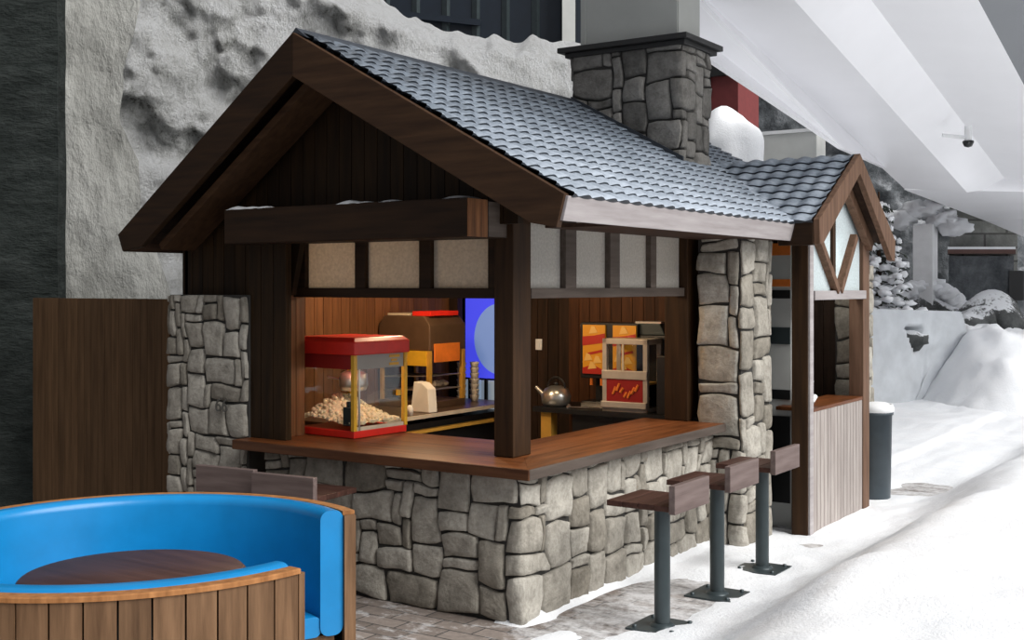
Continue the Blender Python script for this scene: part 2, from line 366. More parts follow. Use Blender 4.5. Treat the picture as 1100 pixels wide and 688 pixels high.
def bank(x, y):
    edge = .95+.12*nz(x*.5, y*.6, 3)+max(0, -y)*.10
    h = .45*sstep(edge-.05, edge+.95, x)*(1-.25*sstep(2.0, 5.0, x))
    return h
def snowh(x, y):
    b = bank(x, y); n = .5*fbm(x*1.3, y*.8, 1.7)+.35*fbm(x*5, y*3.2, 4)
    cover = .012+.03*n
    bare = 0
    bare += .065*sstep(.25, -.25, x-.10+.15*nz(x*2,y*2))*sstep(.3,-.5,y)                   # brown paving before the front counter
    bare += .040*sstep(1.2,.0,abs(y-.75))*sstep(.55,.1,abs(x-.40+.1*nz(y*2,1)))            # bare strip under the stools
    bare += .045*sstep(.7,.2,abs(y-6.1))*sstep(.5,.1,abs(x-.75))                           # bare patch by the bin
    bare += .018*sstep(.5,.1,abs(y-3.2))*sstep(.25,.0,abs(x-.72))
    cover += .02*sstep(4.5, 8, y)
    cover += .05*sstep(.10,.0,x+.02)*sstep(-.1,.1,y)*(1 if x < .16 else 0)
    if x < -.2: cover -= .05*sstep(3.5, 2.0, y)
    far = .02*sstep(7,10,y)+.10*fbm(x*.6,y*.6,8)*sstep(8,14,y)
    h = b*(1+.12*fbm(x*.8,y*.8,2))+cover-bare+far
    h += .85*sstep(2.2, 6.0, x)*sstep(4, 14, y)*(.6+.3*fbm(x*.4,y*.3,5))
    return h
def lin(a, b, n): return [a+(b-a)*i/n for i in range(n)]
xs = lin(-6,-1.4,24)+lin(-1.4,1.6,66)+lin(1.6,5,42)+lin(5,24,30)+[24]
ys = lin(-7,-1.5,60)+lin(-1.5,6.5,150)+lin(6.5,20,70)+lin(20,40,20)+[40]
g = MB(); g.grid(len(xs), len(ys), lambda i,j: (xs[i], ys[j], snowh(xs[i], ys[j])))
tag(g.build('snow', M['snow'], fix=False), 'white snow lying on the paving and banked up at right', 'snow', kind='stuff')

# dark concrete wall at far left, grey rock pier, snowy cliff
def slab(name, mat, pL, pR, top, bot, amp, freq, edge=None, thick=.6, n=60, m=70):
    a, b = Vector(pL), Vector(pR); d = (b-a); nrm = Vector((d.y,-d.x,0)).normalized(); g = MB()
    def fn(i, j):
        z = bot+(top-bot)*j/(m-1); k = i/(n-1); q = b.copy()
        if edge: q = a+d*edge(z)
        p = a+(q-a)*k; p = Vector((p.x,p.y,z))
        return p+nrm*amp*fbm(p.x*freq, p.y*freq, z*freq)
    g.grid(n, m, fn)
    back = [a-nrm*thick, b-nrm*thick]
    def rim(i, j):
        p = Vector(fn(i, j)); return p
    g.add([fn(0,0), fn(0,m-1), (back[0].x,back[0].y,top), (back[0].x,back[0].y,bot)], [(0,1,2,3)])
    R0 = [fn(n-1,j) for j in range(m)]
    g.add(R0+[(Vector(p)-nrm*thick) for p in R0], [(j,j+1,j+1+m,j+m) for j in range(m-1)])
    T0 = [fn(i,m-1) for i in range(n)]
    g.add(T0+[(Vector(p)-nrm*thick) for p in T0], [(j,j+1,j+1+n,j+n) for j in range(n-1)])
    return g.build(name, mat, fix=False)
struct(slab('wall_left', M['darkrock'], at(-700,9.6), at(62,10.5), 6.5, 0, .05, 1.5, thick=.35), 'dark green-grey rough wall at the left edge', 'wall')
ET = [(0,150),(60,134),(130,127),(170,148),(230,150),(262,166),(320,184),(560,190)]
def edge_px(z, d=11.3):
    y = HZ+(CH-z)*FPX/d
    for (y0,x0),(y1,x1) in zip(ET, ET[1:]):
        if y <= y1: 
            k = max(0,(y-y0)/(y1-y0)); return x0+(x1-x0)*k
    return 190
struct(slab('wall_back', M['greyrock'], at(55,11.2), at(190,11.6), 6.0, 0, .10, 1.1, edge=lambda z: (edge_px(z)+3*nz(z*5,2)-55)/135, thick=.7), 'smooth grey rock pier beside the snowy cliff', 'wall')
TP = [(60,-90),(380,-40),(430,-4),(452,4),(470,12),(500,14),(520,22),(530,17),(552,27),(575,19),(595,29),(620,27),(700,34),(765,150),(775,185),(900,200)]
def topz(px, d):
    for (x0,y0),(x1,y1) in zip(TP, TP[1:]):
        if px <= x1: return zat(y0+(y1-y0)*max(0,(px-x0)/(x1-x0)), d)
    return zat(200, d)
NX, NY = 260, 130
def cliff(i, j):
    px = 90+830*i/(NX-1); d = 11.9+(px-90)/830*4.3
    k = j/(NY-1); tz = topz(px, d); z = tz*k
    p = at(px, d, z); out = -Vector((FV.x, FV.y, 0))
    big = .38*fbm(p.x*.55, p.y*.55, z*.55+3); rid = .20*(1-abs(noise.noise(Vector((p.x*1.4+z*.9, p.y*1.4, z*1.1-p.x*.5))))*2)
    sm = .13*fbm(p.x*3+z*2.2, p.y*3, z*3-p.x*1.5, 6)
    w = 1-.6*sstep(400, 600, px)
    off = (big+rid+sm)*w - k*k*.5
    if k > .93: off -= (k-.93)*8
    return p+out*off+Vector((0,0,.05*nz(p.x*6,p.y*6,z*6)))
g = MB(); g.grid(NX, NY, cliff); struct(g.build('wall_cliff', M['cliff'], fix=False), 'snow-covered rock cliff rising behind the kiosk', 'rock wall')

# sloping white hall ceiling: undersides running down to the back
VPX, VPY = 1345, 548
def cp(px, py, d): p = at(px, d); return Vector((p.x, p.y, zat(py, d)))
DIR = (FV+RV*((VPX-550)/FPX)); DIR = Vector((DIR.x, DIR.y, -(VPY-HZ)/FPX))
def run(p, t): return p+DIR*t
b_, c_, d_, e_ = cp(752,0,12.6), cp(853,0,12.2), cp(936,0,12.9), cp(1051,0,12.3)
T0, T1 = -4.5, 7.4
g = MB()
for p, q, up in ((b_,c_,.5),(c_,d_,.5),(d_,e_,.5)):
    pts = [run(p,T0), run(p,T1), run(q,T1), run(q,T0)]; g.prism(pts, (0,0,up))
a0 = cp(700,28,12.7); a1 = run(b_, 3.6)
g.prism([cp(620,-58,11.4), cp(759,66,12.6), cp(900,160,15.2), run(b_,6.2), run(b_,-1), run(b_,T0)], (.05,.09,.0))
struct(g.build('ceiling', M['ceil']), 'white folded ceiling sloping down to the back of the hall', 'ceiling')
g = MB(); q = e_+RV.to_3d()*3; g.prism([run(e_,T0), run(e_,T1), run(q,T1), run(q,T0)], (0,0,.5)); struct(g.build('ceiling_soffit', M['ceilgrey']), 'grey ceiling strip at the upper right corner', 'ceiling')
g = MB(); g.prism([run(b_,T1)+Vector((0,0,-.02)), run(e_,T1)+Vector((0,0,-.02)), run(e_,T1)+RV.to_3d()*6, cp(1280,330,24), cp(1060,238,24), cp(1000,214,24)], (0,0,.4)); struct(g.build('trim_ceiling', M['ceil']), 'grey-white end of the sloping ceiling', 'ceiling')

# ================================================================== THE KIOSK
hut = thing('kiosk', 'stone and dark timber snack kiosk with a frosted tile roof', 'kiosk')
AX, AZ, EXR, EZR, EXL, EZL = -1.49, 3.60, .50, 2.49, -3.17, 2.38
YF, YB = -.32, 5.2
mR = (AZ-EZR)/(EXR-AX); mL = (AZ-EZL)/(AX-EXL)
def roofz(x): return AZ-mR*(x-AX) if x > AX else AZ-mL*(AX-x)
# stone walls
def masonry(name, path, z0, z1, seed, boxes, mat='stone', parent=hut, **k):
    g = MB(); rubble(g, path, z0, z1, seed, **k); o = g.build(name, M[mat], parent, fix=False)
    m = MB()
    for b in boxes: m.box(*b)
    m.build('mortar', M['mortar'], o); return o
masonry('counter_wall', [(-2.1,0),(0,0),(0,2.7)], 0, .90, 3, [(-2.1,-.005,.005,.28,0,.9),(-.28,-.005,.28,2.7,0,.9)], big=1.4)
pl = masonry('stone_pier', [(-3.09,.35),(-3.09,.0),(-2.27,0)], 0, 1.94, 12, [(-3.085,-2.27,.005,.35,0,1.94)], cell=.062)
masonry('stone_pier', [(-.10,2.66),(.26,2.66),(.26,3.24),(0,3.24)], 0, 2.44, 5, [(-.10,.255,2.665,3.235,0,2.44)], cell=.085, big=1.6)
masonry('stone_pier', [(.22,4.96),(.42,4.96),(.42,5.4)], 0, 2.2, 8, [(.22,.415,4.965,5.4,0,2.2)], cell=.075)
# timber frame
def part(name, mat, fill, parent=hut, label=None, bevel=0):
    g = MB(); fill(g); return g.build(name, M[mat], parent, label, bevel)
def boards_y(g, x0, x1, y, th, zlo, zhi, w=.10, gap=.006):    # vertical boards in a plane y = const; zlo/zhi numbers or functions of x
    n = max(1, round((x1-x0)/w)); w = (x1-x0)/n; f = lambda q, x: q(x) if callable(q) else q
    for i in range(n):
        a, b = x0+i*w+gap/2, x0+(i+1)*w-gap/2
        if callable(zhi) and a < AX < b: pts = [(a,y,f(zlo,a)),(b,y,f(zlo,b)),(b,y,f(zhi,b)),(AX,y,zhi(AX)),(a,y,f(zhi,a))]
        else: pts = [(a,y,f(zlo,a)),(b,y,f(zlo,b)),(b,y,f(zhi,b)),(a,y,f(zhi,a))]
        g.prism(pts, (0,th,0))
    if not callable(zhi): g.box(x0, x1, y+th*.5, y+th, zlo, zhi)
def boards_x(g, y0, y1, x, th, z0, z1, w=.10, gap=.006):
    n = max(1, round((y1-y0)/w)); w = (y1-y0)/n
    for i in range(n): g.box(min(x,x+th), max(x,x+th), y0+i*w+gap/2, y0+(i+1)*w-gap/2, z0, z1)
    g.box(min(x+th*.5,x+th), max(x+th*.5,x+th), y0, y1, z0, z1)
part('gable_cladding', 'cladding', lambda g: boards_y(g, -3.09, -.10, .12, .05, lambda x: 2.38 if x > -1.95 else 1.94, lambda x: roofz(x)-.10, .11))
part('boarded_jamb', 'cladding', lambda g: boards_y(g, -2.29, -1.93, .02, .05, .95, 2.40, .12))
part('corner_post', 'beam', lambda g: g.box(-.335,-.19,.20,.40,.95,2.52), bevel=.006)
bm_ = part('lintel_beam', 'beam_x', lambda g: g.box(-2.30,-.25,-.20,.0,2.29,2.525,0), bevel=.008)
part('beam_end', 'beam_end', lambda g: g.box(-.249,-.240,-.198,-.002,2.295,2.52), bm_, 'orange-brown end face')  # end face in a lighter orange-brown than the beam
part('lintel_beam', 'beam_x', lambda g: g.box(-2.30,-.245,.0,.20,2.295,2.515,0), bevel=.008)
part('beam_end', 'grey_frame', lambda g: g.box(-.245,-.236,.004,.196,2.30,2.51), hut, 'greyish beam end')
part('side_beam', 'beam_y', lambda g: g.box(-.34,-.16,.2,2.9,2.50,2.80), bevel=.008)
part('end_post', 'beam', lambda g: g.box(-.36,-.16,2.60,2.80,.95,2.6), bevel=.006)
# transom lights, front
fr = MB()
for a, b in ((-2.04,-1.945),(-1.49,-1.40),(-.94,-.845),(-.395,-.335)): fr.box(a,b,.22,.31,1.97,2.42)
fr.box(-2.05,-.335,.215,.315,1.925,1.99); fr.box(-2.06,-.335,.22,.31,2.39,2.46)
f0 = fr.build('transom_frame', M['beam_x'], hut, bevel=.004)
for a, b in ((-1.945,-1.49),(-1.40,-.94),(-.845,-.395)):
    part('frosted_pane', 'frost', lambda g: g.box(a-.01,b+.01,.258,.270,1.985,2.40), f0, 'warm-lit frosted glass')
fr = MB()
for a, b in ((.78,.99),(1.38,1.59),(2.0,2.16)): fr.box(-.285,-.19,a+.04,b-.03,1.97,2.52)
fr.box(-.29,-.185,.40,2.60,1.925,1.99)
f0 = fr.build('transom_frame', M['grey_frame'], hut, bevel=.004)
for a, b in ((.40,.82),(.96,1.42),(1.56,2.04),(2.13,2.60)):
    part('frosted_pane', 'frost_r', lambda g: g.box(-.247,-.235,a-.01,b+.01,1.985,2.51), f0, 'grey frosted glass')
# inner walls, back, floor and loft boards
part('left_wall', 'interior', lambda g: boards_x(g, .12, 3.3, -3.0, -.06, 0, 2.40, .11))
part('back_wall', 'backboards', lambda g: boards_y(g, -1.66, -.05, 3.3, .06, 0, 2.44, .11))
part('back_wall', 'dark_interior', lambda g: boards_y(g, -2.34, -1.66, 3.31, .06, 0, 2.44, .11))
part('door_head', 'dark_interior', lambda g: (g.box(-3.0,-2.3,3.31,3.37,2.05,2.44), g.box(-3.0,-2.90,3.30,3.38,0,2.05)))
part('jamb_panel', 'interior', lambda g: boards_x(g, .06, .33, -2.05, -.05, .95, 2.40, .09))
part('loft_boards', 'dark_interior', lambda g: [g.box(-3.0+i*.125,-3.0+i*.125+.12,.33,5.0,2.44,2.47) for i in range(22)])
part('outer_wall', 'cladding', lambda g: boards_x(g, .36, 5.1, -3.09, .03, 0, 2.42, .12))
part('outer_wall', 'cladding', lambda g: boards_y(g, -3.09, .2, 5.1, .05, 0, 2.42, .12))
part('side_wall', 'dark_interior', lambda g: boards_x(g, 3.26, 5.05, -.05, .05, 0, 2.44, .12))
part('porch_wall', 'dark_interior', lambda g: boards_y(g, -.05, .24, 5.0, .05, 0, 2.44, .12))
# roof: deck and wavy frosted tile courses
def tiles(P0, tdir, sdir, L, S, course, wave, seed, name, kc=999, Lc=0):
    P0, tdir, sdir = Vector(P0), Vector(tdir).normalized(), Vector(sdir).normalized(); nd = tdir.cross(sdir).normalized()
    if nd.z < 0: nd = -nd
    nc = round(S/course); cs = S/nc; nt = round(L/wave)*8; g = MB(); rows = [(0,.006),(.45,.016),(.93,.026),(1.0,.020)]
    Lf = L
    for k in range(nc):
        V = []; L = Lc if k >= kc else Lf; nt = round(L/wave)*8
        for q, h in rows:
            for i in range(nt+1):
                tt = L*i/nt; ph = 2*math.pi*tt/wave; wv = (.5+.5*math.cos(ph))**.7
                s_ = (k+q)*cs+(.012*wv if q > .9 else 0)
                V.append(P0+tdir*tt+sdir*s_+nd*(h+.020*wv))
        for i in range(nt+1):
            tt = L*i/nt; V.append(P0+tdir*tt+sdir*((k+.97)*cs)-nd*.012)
        w = nt+1
        g.add(V[:4*w], [(r*w+i, r*w+i+1, (r+1)*w+i+1, (r+1)*w+i) for r in range(3) for i in range(nt)], 0, True)
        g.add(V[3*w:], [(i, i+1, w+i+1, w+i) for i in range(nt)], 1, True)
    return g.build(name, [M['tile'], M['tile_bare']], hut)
SR = math.hypot(EXR-AX, AZ-EZR); SL = math.hypot(AX-EXL, AZ-EZL)
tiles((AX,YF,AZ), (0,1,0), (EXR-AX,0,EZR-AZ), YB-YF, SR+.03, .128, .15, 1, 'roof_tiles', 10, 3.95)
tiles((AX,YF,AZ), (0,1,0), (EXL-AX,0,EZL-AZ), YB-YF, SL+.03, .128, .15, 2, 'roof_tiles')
def deck(g):
    g.prism([(AX,YF+.02,AZ-.005),(EXR,YF+.02,EZR-.005),(EXR-.02,YF+.02,EZR-.07),(AX,YF+.02,AZ-.09),(EXL+.02,YF+.02,EZL-.07),(EXL,YF+.02,EZL-.005)], (0,YB-YF-.04,0))
part('roof_deck', 'dark_interior', deck)
part('ridge_cap', 'tile_bare', lambda g: g.prism([(AX-.10,YF-.02,AZ-.045),(AX,YF-.02,AZ+.045),(AX+.10,YF-.02,AZ-.03),(AX,YF-.02,AZ+.01)], (0,YB-YF+.04,0)))
def barge(g, s):
    if s > 0: p = [(AX,0,AZ+.01),(EXR+.02,0,EZR+.01),(EXR-.03,0,EZR-.17),(EXR-.20,0,EZR-.14),(AX,0,AZ-.27)]
    else: p = [(AX,0,AZ+.01),(AX,0,AZ-.27),(EXL+.22,0,EZL-.10),(EXL+.02,0,EZL-.13),(EXL-.03,0,EZL-.01)]
    g.prism([(x,YF-.05,z) for x,_,z in p], (0,.05,0))
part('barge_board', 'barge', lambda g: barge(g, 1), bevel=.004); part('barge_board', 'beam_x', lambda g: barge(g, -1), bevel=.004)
part('inner_rafter', 'barge', lambda g: g.bar((AX+.02,-.10,AZ-.30),(EXL+.28,-.10,EZL-.10),.30,.05,(.6,0,.8)))
part('eave_board', 'fascia', lambda g: g.prism([(EXR+.005,YF-.03,EZR+.005),(EXR+.035,YF-.03,EZR+.0),(EXR+.0,YF-.03,EZR-.135),(EXR-.03,YF-.03,EZR-.13)], (0,3.10-YF,0)), label='pale grey eave board', bevel=.004)
part('eave_board', 'beam_y', lambda g: g.box(EXL-.03,EXL,YF,YB,EZL-.13,EZL-.0))
part('eave_soffit', 'beam_y', lambda g: g.box(-.1,EXR-.03,.42,3.1,EZR-.125,EZR-.10))
# chimney
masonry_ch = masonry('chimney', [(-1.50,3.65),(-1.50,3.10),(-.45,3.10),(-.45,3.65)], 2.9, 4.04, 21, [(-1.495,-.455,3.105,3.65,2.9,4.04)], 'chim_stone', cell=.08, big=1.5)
part('chimney_cap', 'cap', lambda g: (g.box(-1.60,-.36,3.00,3.74,4.04,4.085), g.box(-1.55,-.40,3.05,3.70,4.0,4.04)), masonry_ch, bevel=.005)
part('flue', 'flue', lambda g: (g.box(-1.44,-.52,3.16,3.60,4.08,5.3), g.box(-.5205,-.512,3.17,3.59,4.08,5.3), g.box(-1.45,-1.40,3.15,3.17,4.08,5.3)), masonry_ch, 'smooth grey clad flue', bevel=.006)
part('flashing', 'tile_bare', lambda g: g.prism([(-1.55,3.06,roofz(-1.49)-.02),(-.42,3.06,roofz(-.42)-.02),(-.42,3.06,roofz(-.42)+.07),(-1.49,3.06,AZ+.06)], (0,.02,0)))
# cross-gable porch
PG, PY, PZ, PN, PFY, PE = .68, 4.08, 3.10, 3.08, 5.02, 2.50
pm = math.hypot(PY-PN, PZ-PE)
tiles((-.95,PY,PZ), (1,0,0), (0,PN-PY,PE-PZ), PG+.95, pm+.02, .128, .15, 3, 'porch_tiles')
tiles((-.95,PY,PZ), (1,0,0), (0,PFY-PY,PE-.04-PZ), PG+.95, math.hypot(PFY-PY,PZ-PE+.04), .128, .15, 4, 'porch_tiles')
part('porch_deck', 'beam_y', lambda g: g.prism([(-.3,PY,PZ-.005),(-.3,PFY,PE-.05),(-.3,PFY-.03,PE-.10),(-.3,PY,PZ-.09),(-.3,PN+.03,PE-.06),(-.3,PN,PE-.005)], (PG+.28,0,0)))
def pbarge(g, y1, z1, zl, sgn):
    g.prism([(PG,PY,PZ+.02),(PG,y1-.01*sgn,z1+.02),(PG,y1,z1-.17),(PG,y1+.09*sgn,z1-.16),(PG,PY,PZ-.15)], (.05,0,0))
part('porch_barge', 'porch_wood', lambda g: pbarge(g, PN, PE, 0, 1), bevel=.004); part('porch_barge', 'porch_wood', lambda g: pbarge(g, PFY+.08, PE-.10, 0, -1), bevel=.004)
part('porch_eave', 'beam_x', lambda g: g.box(.40,PG,PN-.02,PN+.02,PE-.18,PE+.0), bevel=.004)
part('porch_post', 'beam', lambda g: g.box(.40,.535,3.35,3.46,0,2.42), bevel=.005)
part('porch_post', 'fascia', lambda g: g.box(.536,.552,3.36,3.44,0,2.40), label='lit side of the post painted pale')  # light on the post's side, painted as a pale strip
part('porch_post', 'porch_wood', lambda g: g.box(.42,.55,4.74,4.92,0,2.42), bevel=.005)
part('porch_panel', 'porch_panel', lambda g: boards_x(g, 3.47, 4.74, .54, -.05, 0, .985, .085))
part('porch_ledge', 'counter', lambda g: g.box(.22,.545,3.47,4.74,.985,1.015), bevel=.004)
part('porch_rail', 'fascia', lambda g: g.box(.47,.56,3.46,4.80,1.89,1.965), label='horizontal rail, its lit edge painted pale', bevel=.004)  # pale colour paints the light on the rail
part('porch_mullion', 'beam', lambda g: g.box(.49,.54,3.95,4.02,1.96,2.85))
part('porch_brace', 'porch_wood', lambda g: g.bar((.545,4.02,1.96),(.545,3.52,2.42),.06,.06,(1,0,0)))
part('porch_brace', 'porch_wood', lambda g: g.bar((.545,4.08,1.96),(.545,4.50,2.44),.06,.06,(1,0,0)))
part('porch_rafter', 'porch_wood', lambda g: g.bar((.57,4.16,2.86),(.57,4.86,2.36),.06,.09,(0,.7,.7)))
part('porch_rafter', 'porch_wood', lambda g: g.bar((.57,4.0,2.90),(.57,3.42,2.44),.06,.09,(0,-.7,.7)))
def ppane(g):
    g.prism([(.505,3.46,1.96),(.505,4.74,1.96),(.505,4.74,2.45),(.505,PY,2.96),(.505,3.46,2.58)], (.01,0,0))
part('porch_pane', 'frost_p', ppane, label='pale frosted gable glass')
# snow lying on ledges of the kiosk
def ledge_snow(x0, x1, y0, y1, z, seed, lab):
    g = MB(); n = max(5, int((x1-x0)/.03)); 
    def fn(i, j):
        a, b = i/(n-1), j/6; e = min(a,1-a)*(x1-x0)/.05; f = min(b,1-b)/.25
        h = .028*min(1,e)**.5*min(1,f)**.5*(.7+.6*nz(a*(x1-x0)*9, seed)); return (x0+(x1-x0)*a, y0+(y1-y0)*b+.008*nz(a*9,b,seed), z+h-.004)
    g.grid(n, 7, fn); o = g.build('snow_patch', M['snow'], fix=False); tag(o, lab, 'snow', kind='stuff')
ledge_snow(-1.28,-1.03,-.2,-.02,2.525,1,'thin snow on the middle of the dark lintel beam')
ledge_snow(-.93,-.80,-.2,-.02,2.525,2,'small snow lump on the dark lintel beam right of its middle')
ledge_snow(-.44,-.25,-.2,.0,2.525,3,'snow on the orange-brown end of the lintel beam')
ledge_snow(-.335,-.16,.20,.42,2.52,4,'white snow on top of the corner post')
ledge_snow(-2.28,-1.9,-.2,-.06,2.525,5,'thin snow at the left end of the lintel beam')

# countertop: two boards meeting at the corner
ct = thing('countertop', 'L-shaped varnished brown wooden countertop on the stone wall', 'countertop')
def top_front(g):
    for i in range(5): g.prism([(x,y,.90) for x,y in ((-2.28,-.13+i*.196),(.13-i*.14,-.13+i*.196),(.13-(i+1)*.14,-.13+(i+1)*.196-.002),(-2.28,-.13+(i+1)*.196-.002))], (0,0,.048))
def top_side(g):
    for i in range(5): g.prism([(x,y,.90) for x,y in ((.13-i*.14,-.13+i*.196),(.13-i*.14,2.64),(.13-(i+1)*.14+.002,2.64),(.13-(i+1)*.14+.002,-.13+(i+1)*.196))], (0,0,.048))
part('front_board', 'counter_x', top_front, ct); part('side_board', 'counter', top_side, ct)
part('front_edge', 'counter_edge', lambda g: g.box(-2.28,.145,-.145,-.131,.885,.948), ct, 'dark front edge', bevel=.004)
part('side_edge', 'grey_frame', lambda g: g.box(.131,.145,-.13,2.64,.885,.948), ct, 'greyish side edge', bevel=.004)

# '66' scratched on a stone of the left pier
cu = bpy.data.curves.new('carved_mark', 'FONT'); cu.body = '66'; cu.size = .13; cu.extrude = .004; cu.align_x = 'CENTER'; cu.align_y = 'CENTER'
o = bpy.data.objects.new('carved_mark', cu); COL.objects.link(o); o.parent = pl; o.location = (-2.49,-.047,1.16); o.rotation_euler = (R(90),0,0)
cu.materials.append(plain('mark_grey', (.10,.095,.085,1), .9)); me = bpy.data.meshes.new_from_object(o); o2 = bpy.data.objects.new('carved_mark', me); COL.objects.link(o2); o2.parent = pl; o2.location = o.location; o2.rotation_euler = o.rotation_euler; bpy.data.objects.remove(o); o2.name = 'carved_mark'; o2['label'] = 'dark curled mark on one stone'

# ================================================================== popcorn machine
pm_ = thing('popcorn_machine', 'red and yellow glass popcorn machine on the front counter', 'popcorn machine', (-1.60,.34,.95), R(-3))
W, Dp, Hh = .57, .54, .70      # local: corner at origin, runs to -X and +Y
part('base', 'red', lambda g: g.box(-W,0,0,Dp,0,.05), pm_, bevel=.006)
def roofm(g):
    b = [(-W-.015,-.015),(.015,-.015),(.015,Dp+.015),(-W-.015,Dp+.015)]; t_ = [(-W+.02,.02),(-.02,.02),(-.02,Dp-.02),(-W+.02,Dp-.02)]
    V = [(x,y,.575) for x,y in b]+[(x,y,.665) for x,y in b]+[(x,y,.695) for x,y in t_]
    g.add(V, [(3,2,1,0),(8,9,10,11)]+[(i,(i+1)%4,(i+1)%4+4,i+4) for i in range(4)]+[(i+4,(i+1)%4+4,(i+1)%4+8,i+8) for i in range(4)])
part('roof', 'red', roofm, pm_, bevel=.006)
for x, y in ((-W+.012,.012),(-.012,.012),(-.012,Dp-.012),(-W+.012,Dp-.012)): part('corner_post', 'yellow', lambda g: g.box(x-.016,x+.016,y-.016,y+.016,.05,.575), pm_, bevel=.003)
part('sign_panel', 'darkred', lambda g: g.box(-W+.03,-.03,.006,.016,.475,.575), pm_, 'deep red sign panel')
sp = part('sign_panel', 'flue', lambda g: g.box(-.016,-.006,.03,Dp-.03,.475,.575), pm_, 'pale blue-grey sign panel')
part('sign_mark', 'yellow', lambda g: (g.box(-.006,-.003,.36,.47,.545,.565), g.box(-.006,-.003,.36,.46,.49,.508), g.box(-.006,-.003,.38,.44,.518,.534)), sp, 'yellow printed marks')
part('glass_pane', 'glass', lambda g: g.box(-W+.03,-.03,.010,.014,.05,.475), pm_); part('glass_pane', 'glass', lambda g: g.box(-.014,-.010,.03,Dp-.03,.05,.475), pm_)
part('glass_pane', 'glass', lambda g: g.box(-W+.010,-W+.014,.03,Dp-.03,.05,.575), pm_); part('glass_pane', 'glass', lambda g: g.box(-W+.03,-.03,Dp-.014,Dp-.010,.05,.575), pm_)
def ket(g): g.lathe([(.0,.30),(.09,.30),(.105,.34),(.10,.42),(.06,.44),(0,.44)], (-.30,.30,0), 24); g.tube((-.30,.30,.44),(-.30,.30,.575),.012); g.tube((-.39,.30,.37),(-.50,.24,.39),.008)
part('kettle', 'brushed', ket, pm_)
def pop(g):
    q = random.Random(4)
    g.grid(12,12, lambda i,j: (-W+.02+(W-.04)*i/11, .02+(Dp-.04)*j/11, .085+.17*math.exp(-((i-3)**2+(j-6)**2)/24)+.015*nz(i*1.7,j*1.7)))
    for i in range(260):
        x, y = q.uniform(-W+.03,-.03), q.uniform(.03,Dp-.03); u, w = (x+W-.02)/(W-.04)*11, (y-.02)/(Dp-.04)*11
        g.blob((x,y,.09+.17*math.exp(-((u-3)**2+(w-6)**2)/24)), .017, 1, .35, 2, i)
o = part('popcorn', 'popcorn', pop, pm_, 'cream heap of popcorn'); o['kind'] = 'stuff'
part('scoop', 'steel', lambda g: (g.box(-.13,-.05,.022,.07,.08,.21), g.box(-.105,-.075,.03,.06,.21,.25)), pm_, bevel=.004)
part('heat_bulb', 'bulb', lambda g: g.lathe([(0,.535),(.02,.54),(.026,.56),(.012,.574),(0,.575)], (-.14,.14,0), 14), pm_)
ld = bpy.data.lights.new('heat_light','POINT'); ld.energy = 2.2; ld.color = (1,.85,.62); ld.shadow_soft_size = .05; lo = bpy.data.objects.new('heat_light', ld); COL.objects.link(lo); lo.parent = pm_; lo.location = (-.14,.14,.50)
part('door_handle', 'yellow', lambda g: g.box(-.004,.016,.43,.46,.27,.31), pm_)
part('door_divider', 'brushed', lambda g: g.box(-.012,-.004,.05,.065,.05,.475), pm_)
part('shelf_trim', 'cream', lambda g: g.box(-.03,-.004,.03,Dp-.03,.05,.075), pm_)

# ================================================================== inside: left back counter
lc = thing('back_counter', 'dark serving counter along the left inner wall behind the popcorn machine', 'counter')
part('worktop', 'hood', lambda g: g.box(-2.98,-2.20,1.0,3.22,.91,.945), lc, bevel=.004)
part('cabinet', 'black', lambda g: g.box(-2.98,-2.30,1.0,3.22,0,.86), lc); part('shelf_rail', 'amber', lambda g: g.box(-2.26,-2.20,1.0,3.22,.79,.815), lc)
part('worktop_edge', 'cream', lambda g: g.box(-2.20,-2.19,1.0,3.22,.912,.943), lc)
wm = thing('food_warmer', 'brown hooded food warmer with a yellow sign under its hood', 'food warmer', (-3.0,2.22,.945))
w_, d_2 = .60, .52
part('base', 'hood', lambda g: g.box(.03,w_,0,d_2,0,.06), wm, bevel=.006)
def hoodf(g):
    g.prism([(.03,0,.50),(w_,0,.50),(w_,0,.72),(w_-.06,0,.80),(.09,0,.80),(.03,0,.72)], (0,d_2,0))
part('hood', 'hood', hoodf, wm, bevel=.01)
part('sign', 'yellow', lambda g: g.box(.10,w_-.03,-.012,.0,.37,.50), wm, 'yellow sign strip')
part('sign', 'orange', lambda g: g.box(w_,w_+.012,.06,d_2-.10,.40,.56), wm, 'orange-red side sign')
for x in (.05,w_-.02):
    for y in (.02,d_2-.02): part('corner_post', 'amber', lambda g: g.box(x-.018,x+.018,y-.018,y+.018,.06,.50), wm)
part('back_panel', 'dark_interior', lambda g: g.box(.03,.045,0,d_2,.06,.50), wm)
for z in (.14,.26): part('wire_rack', 'brushed', lambda g: [g.tube((.06,y,z),(w_-.03,y,z+.02),.005,seg=6) for y in lin(.04,d_2-.03,9)]+[g.tube((w_-.03,.03,z+.02),(w_-.03,d_2-.03,z+.02),.006,seg=6)], wm)
for i in range(5): tag(part('pastry', 'cream', lambda g: g.blob((-3.0+.42,2.22+.09+i*.085,.945+.19), (.055,.035,.03), 2, .15, 2, i), None), 'cream pastry lying on the rack of the brown food warmer', 'pastry', 'pastries in the brown food warmer')
tr = part('serving_tray', 'red', lambda g: (g.box(-2.62,-2.42,2.26,2.66,1.746,1.755), g.box(-2.62,-2.42,2.26,2.27,1.755,1.785), g.box(-2.62,-2.42,2.65,2.66,1.755,1.785), g.box(-2.43,-2.42,2.27,2.65,1.755,1.785), g.box(-2.62,-2.61,2.27,2.65,1.755,1.785)), None); tag(tr, 'bright red tray lying on top of the brown food warmer', 'tray')
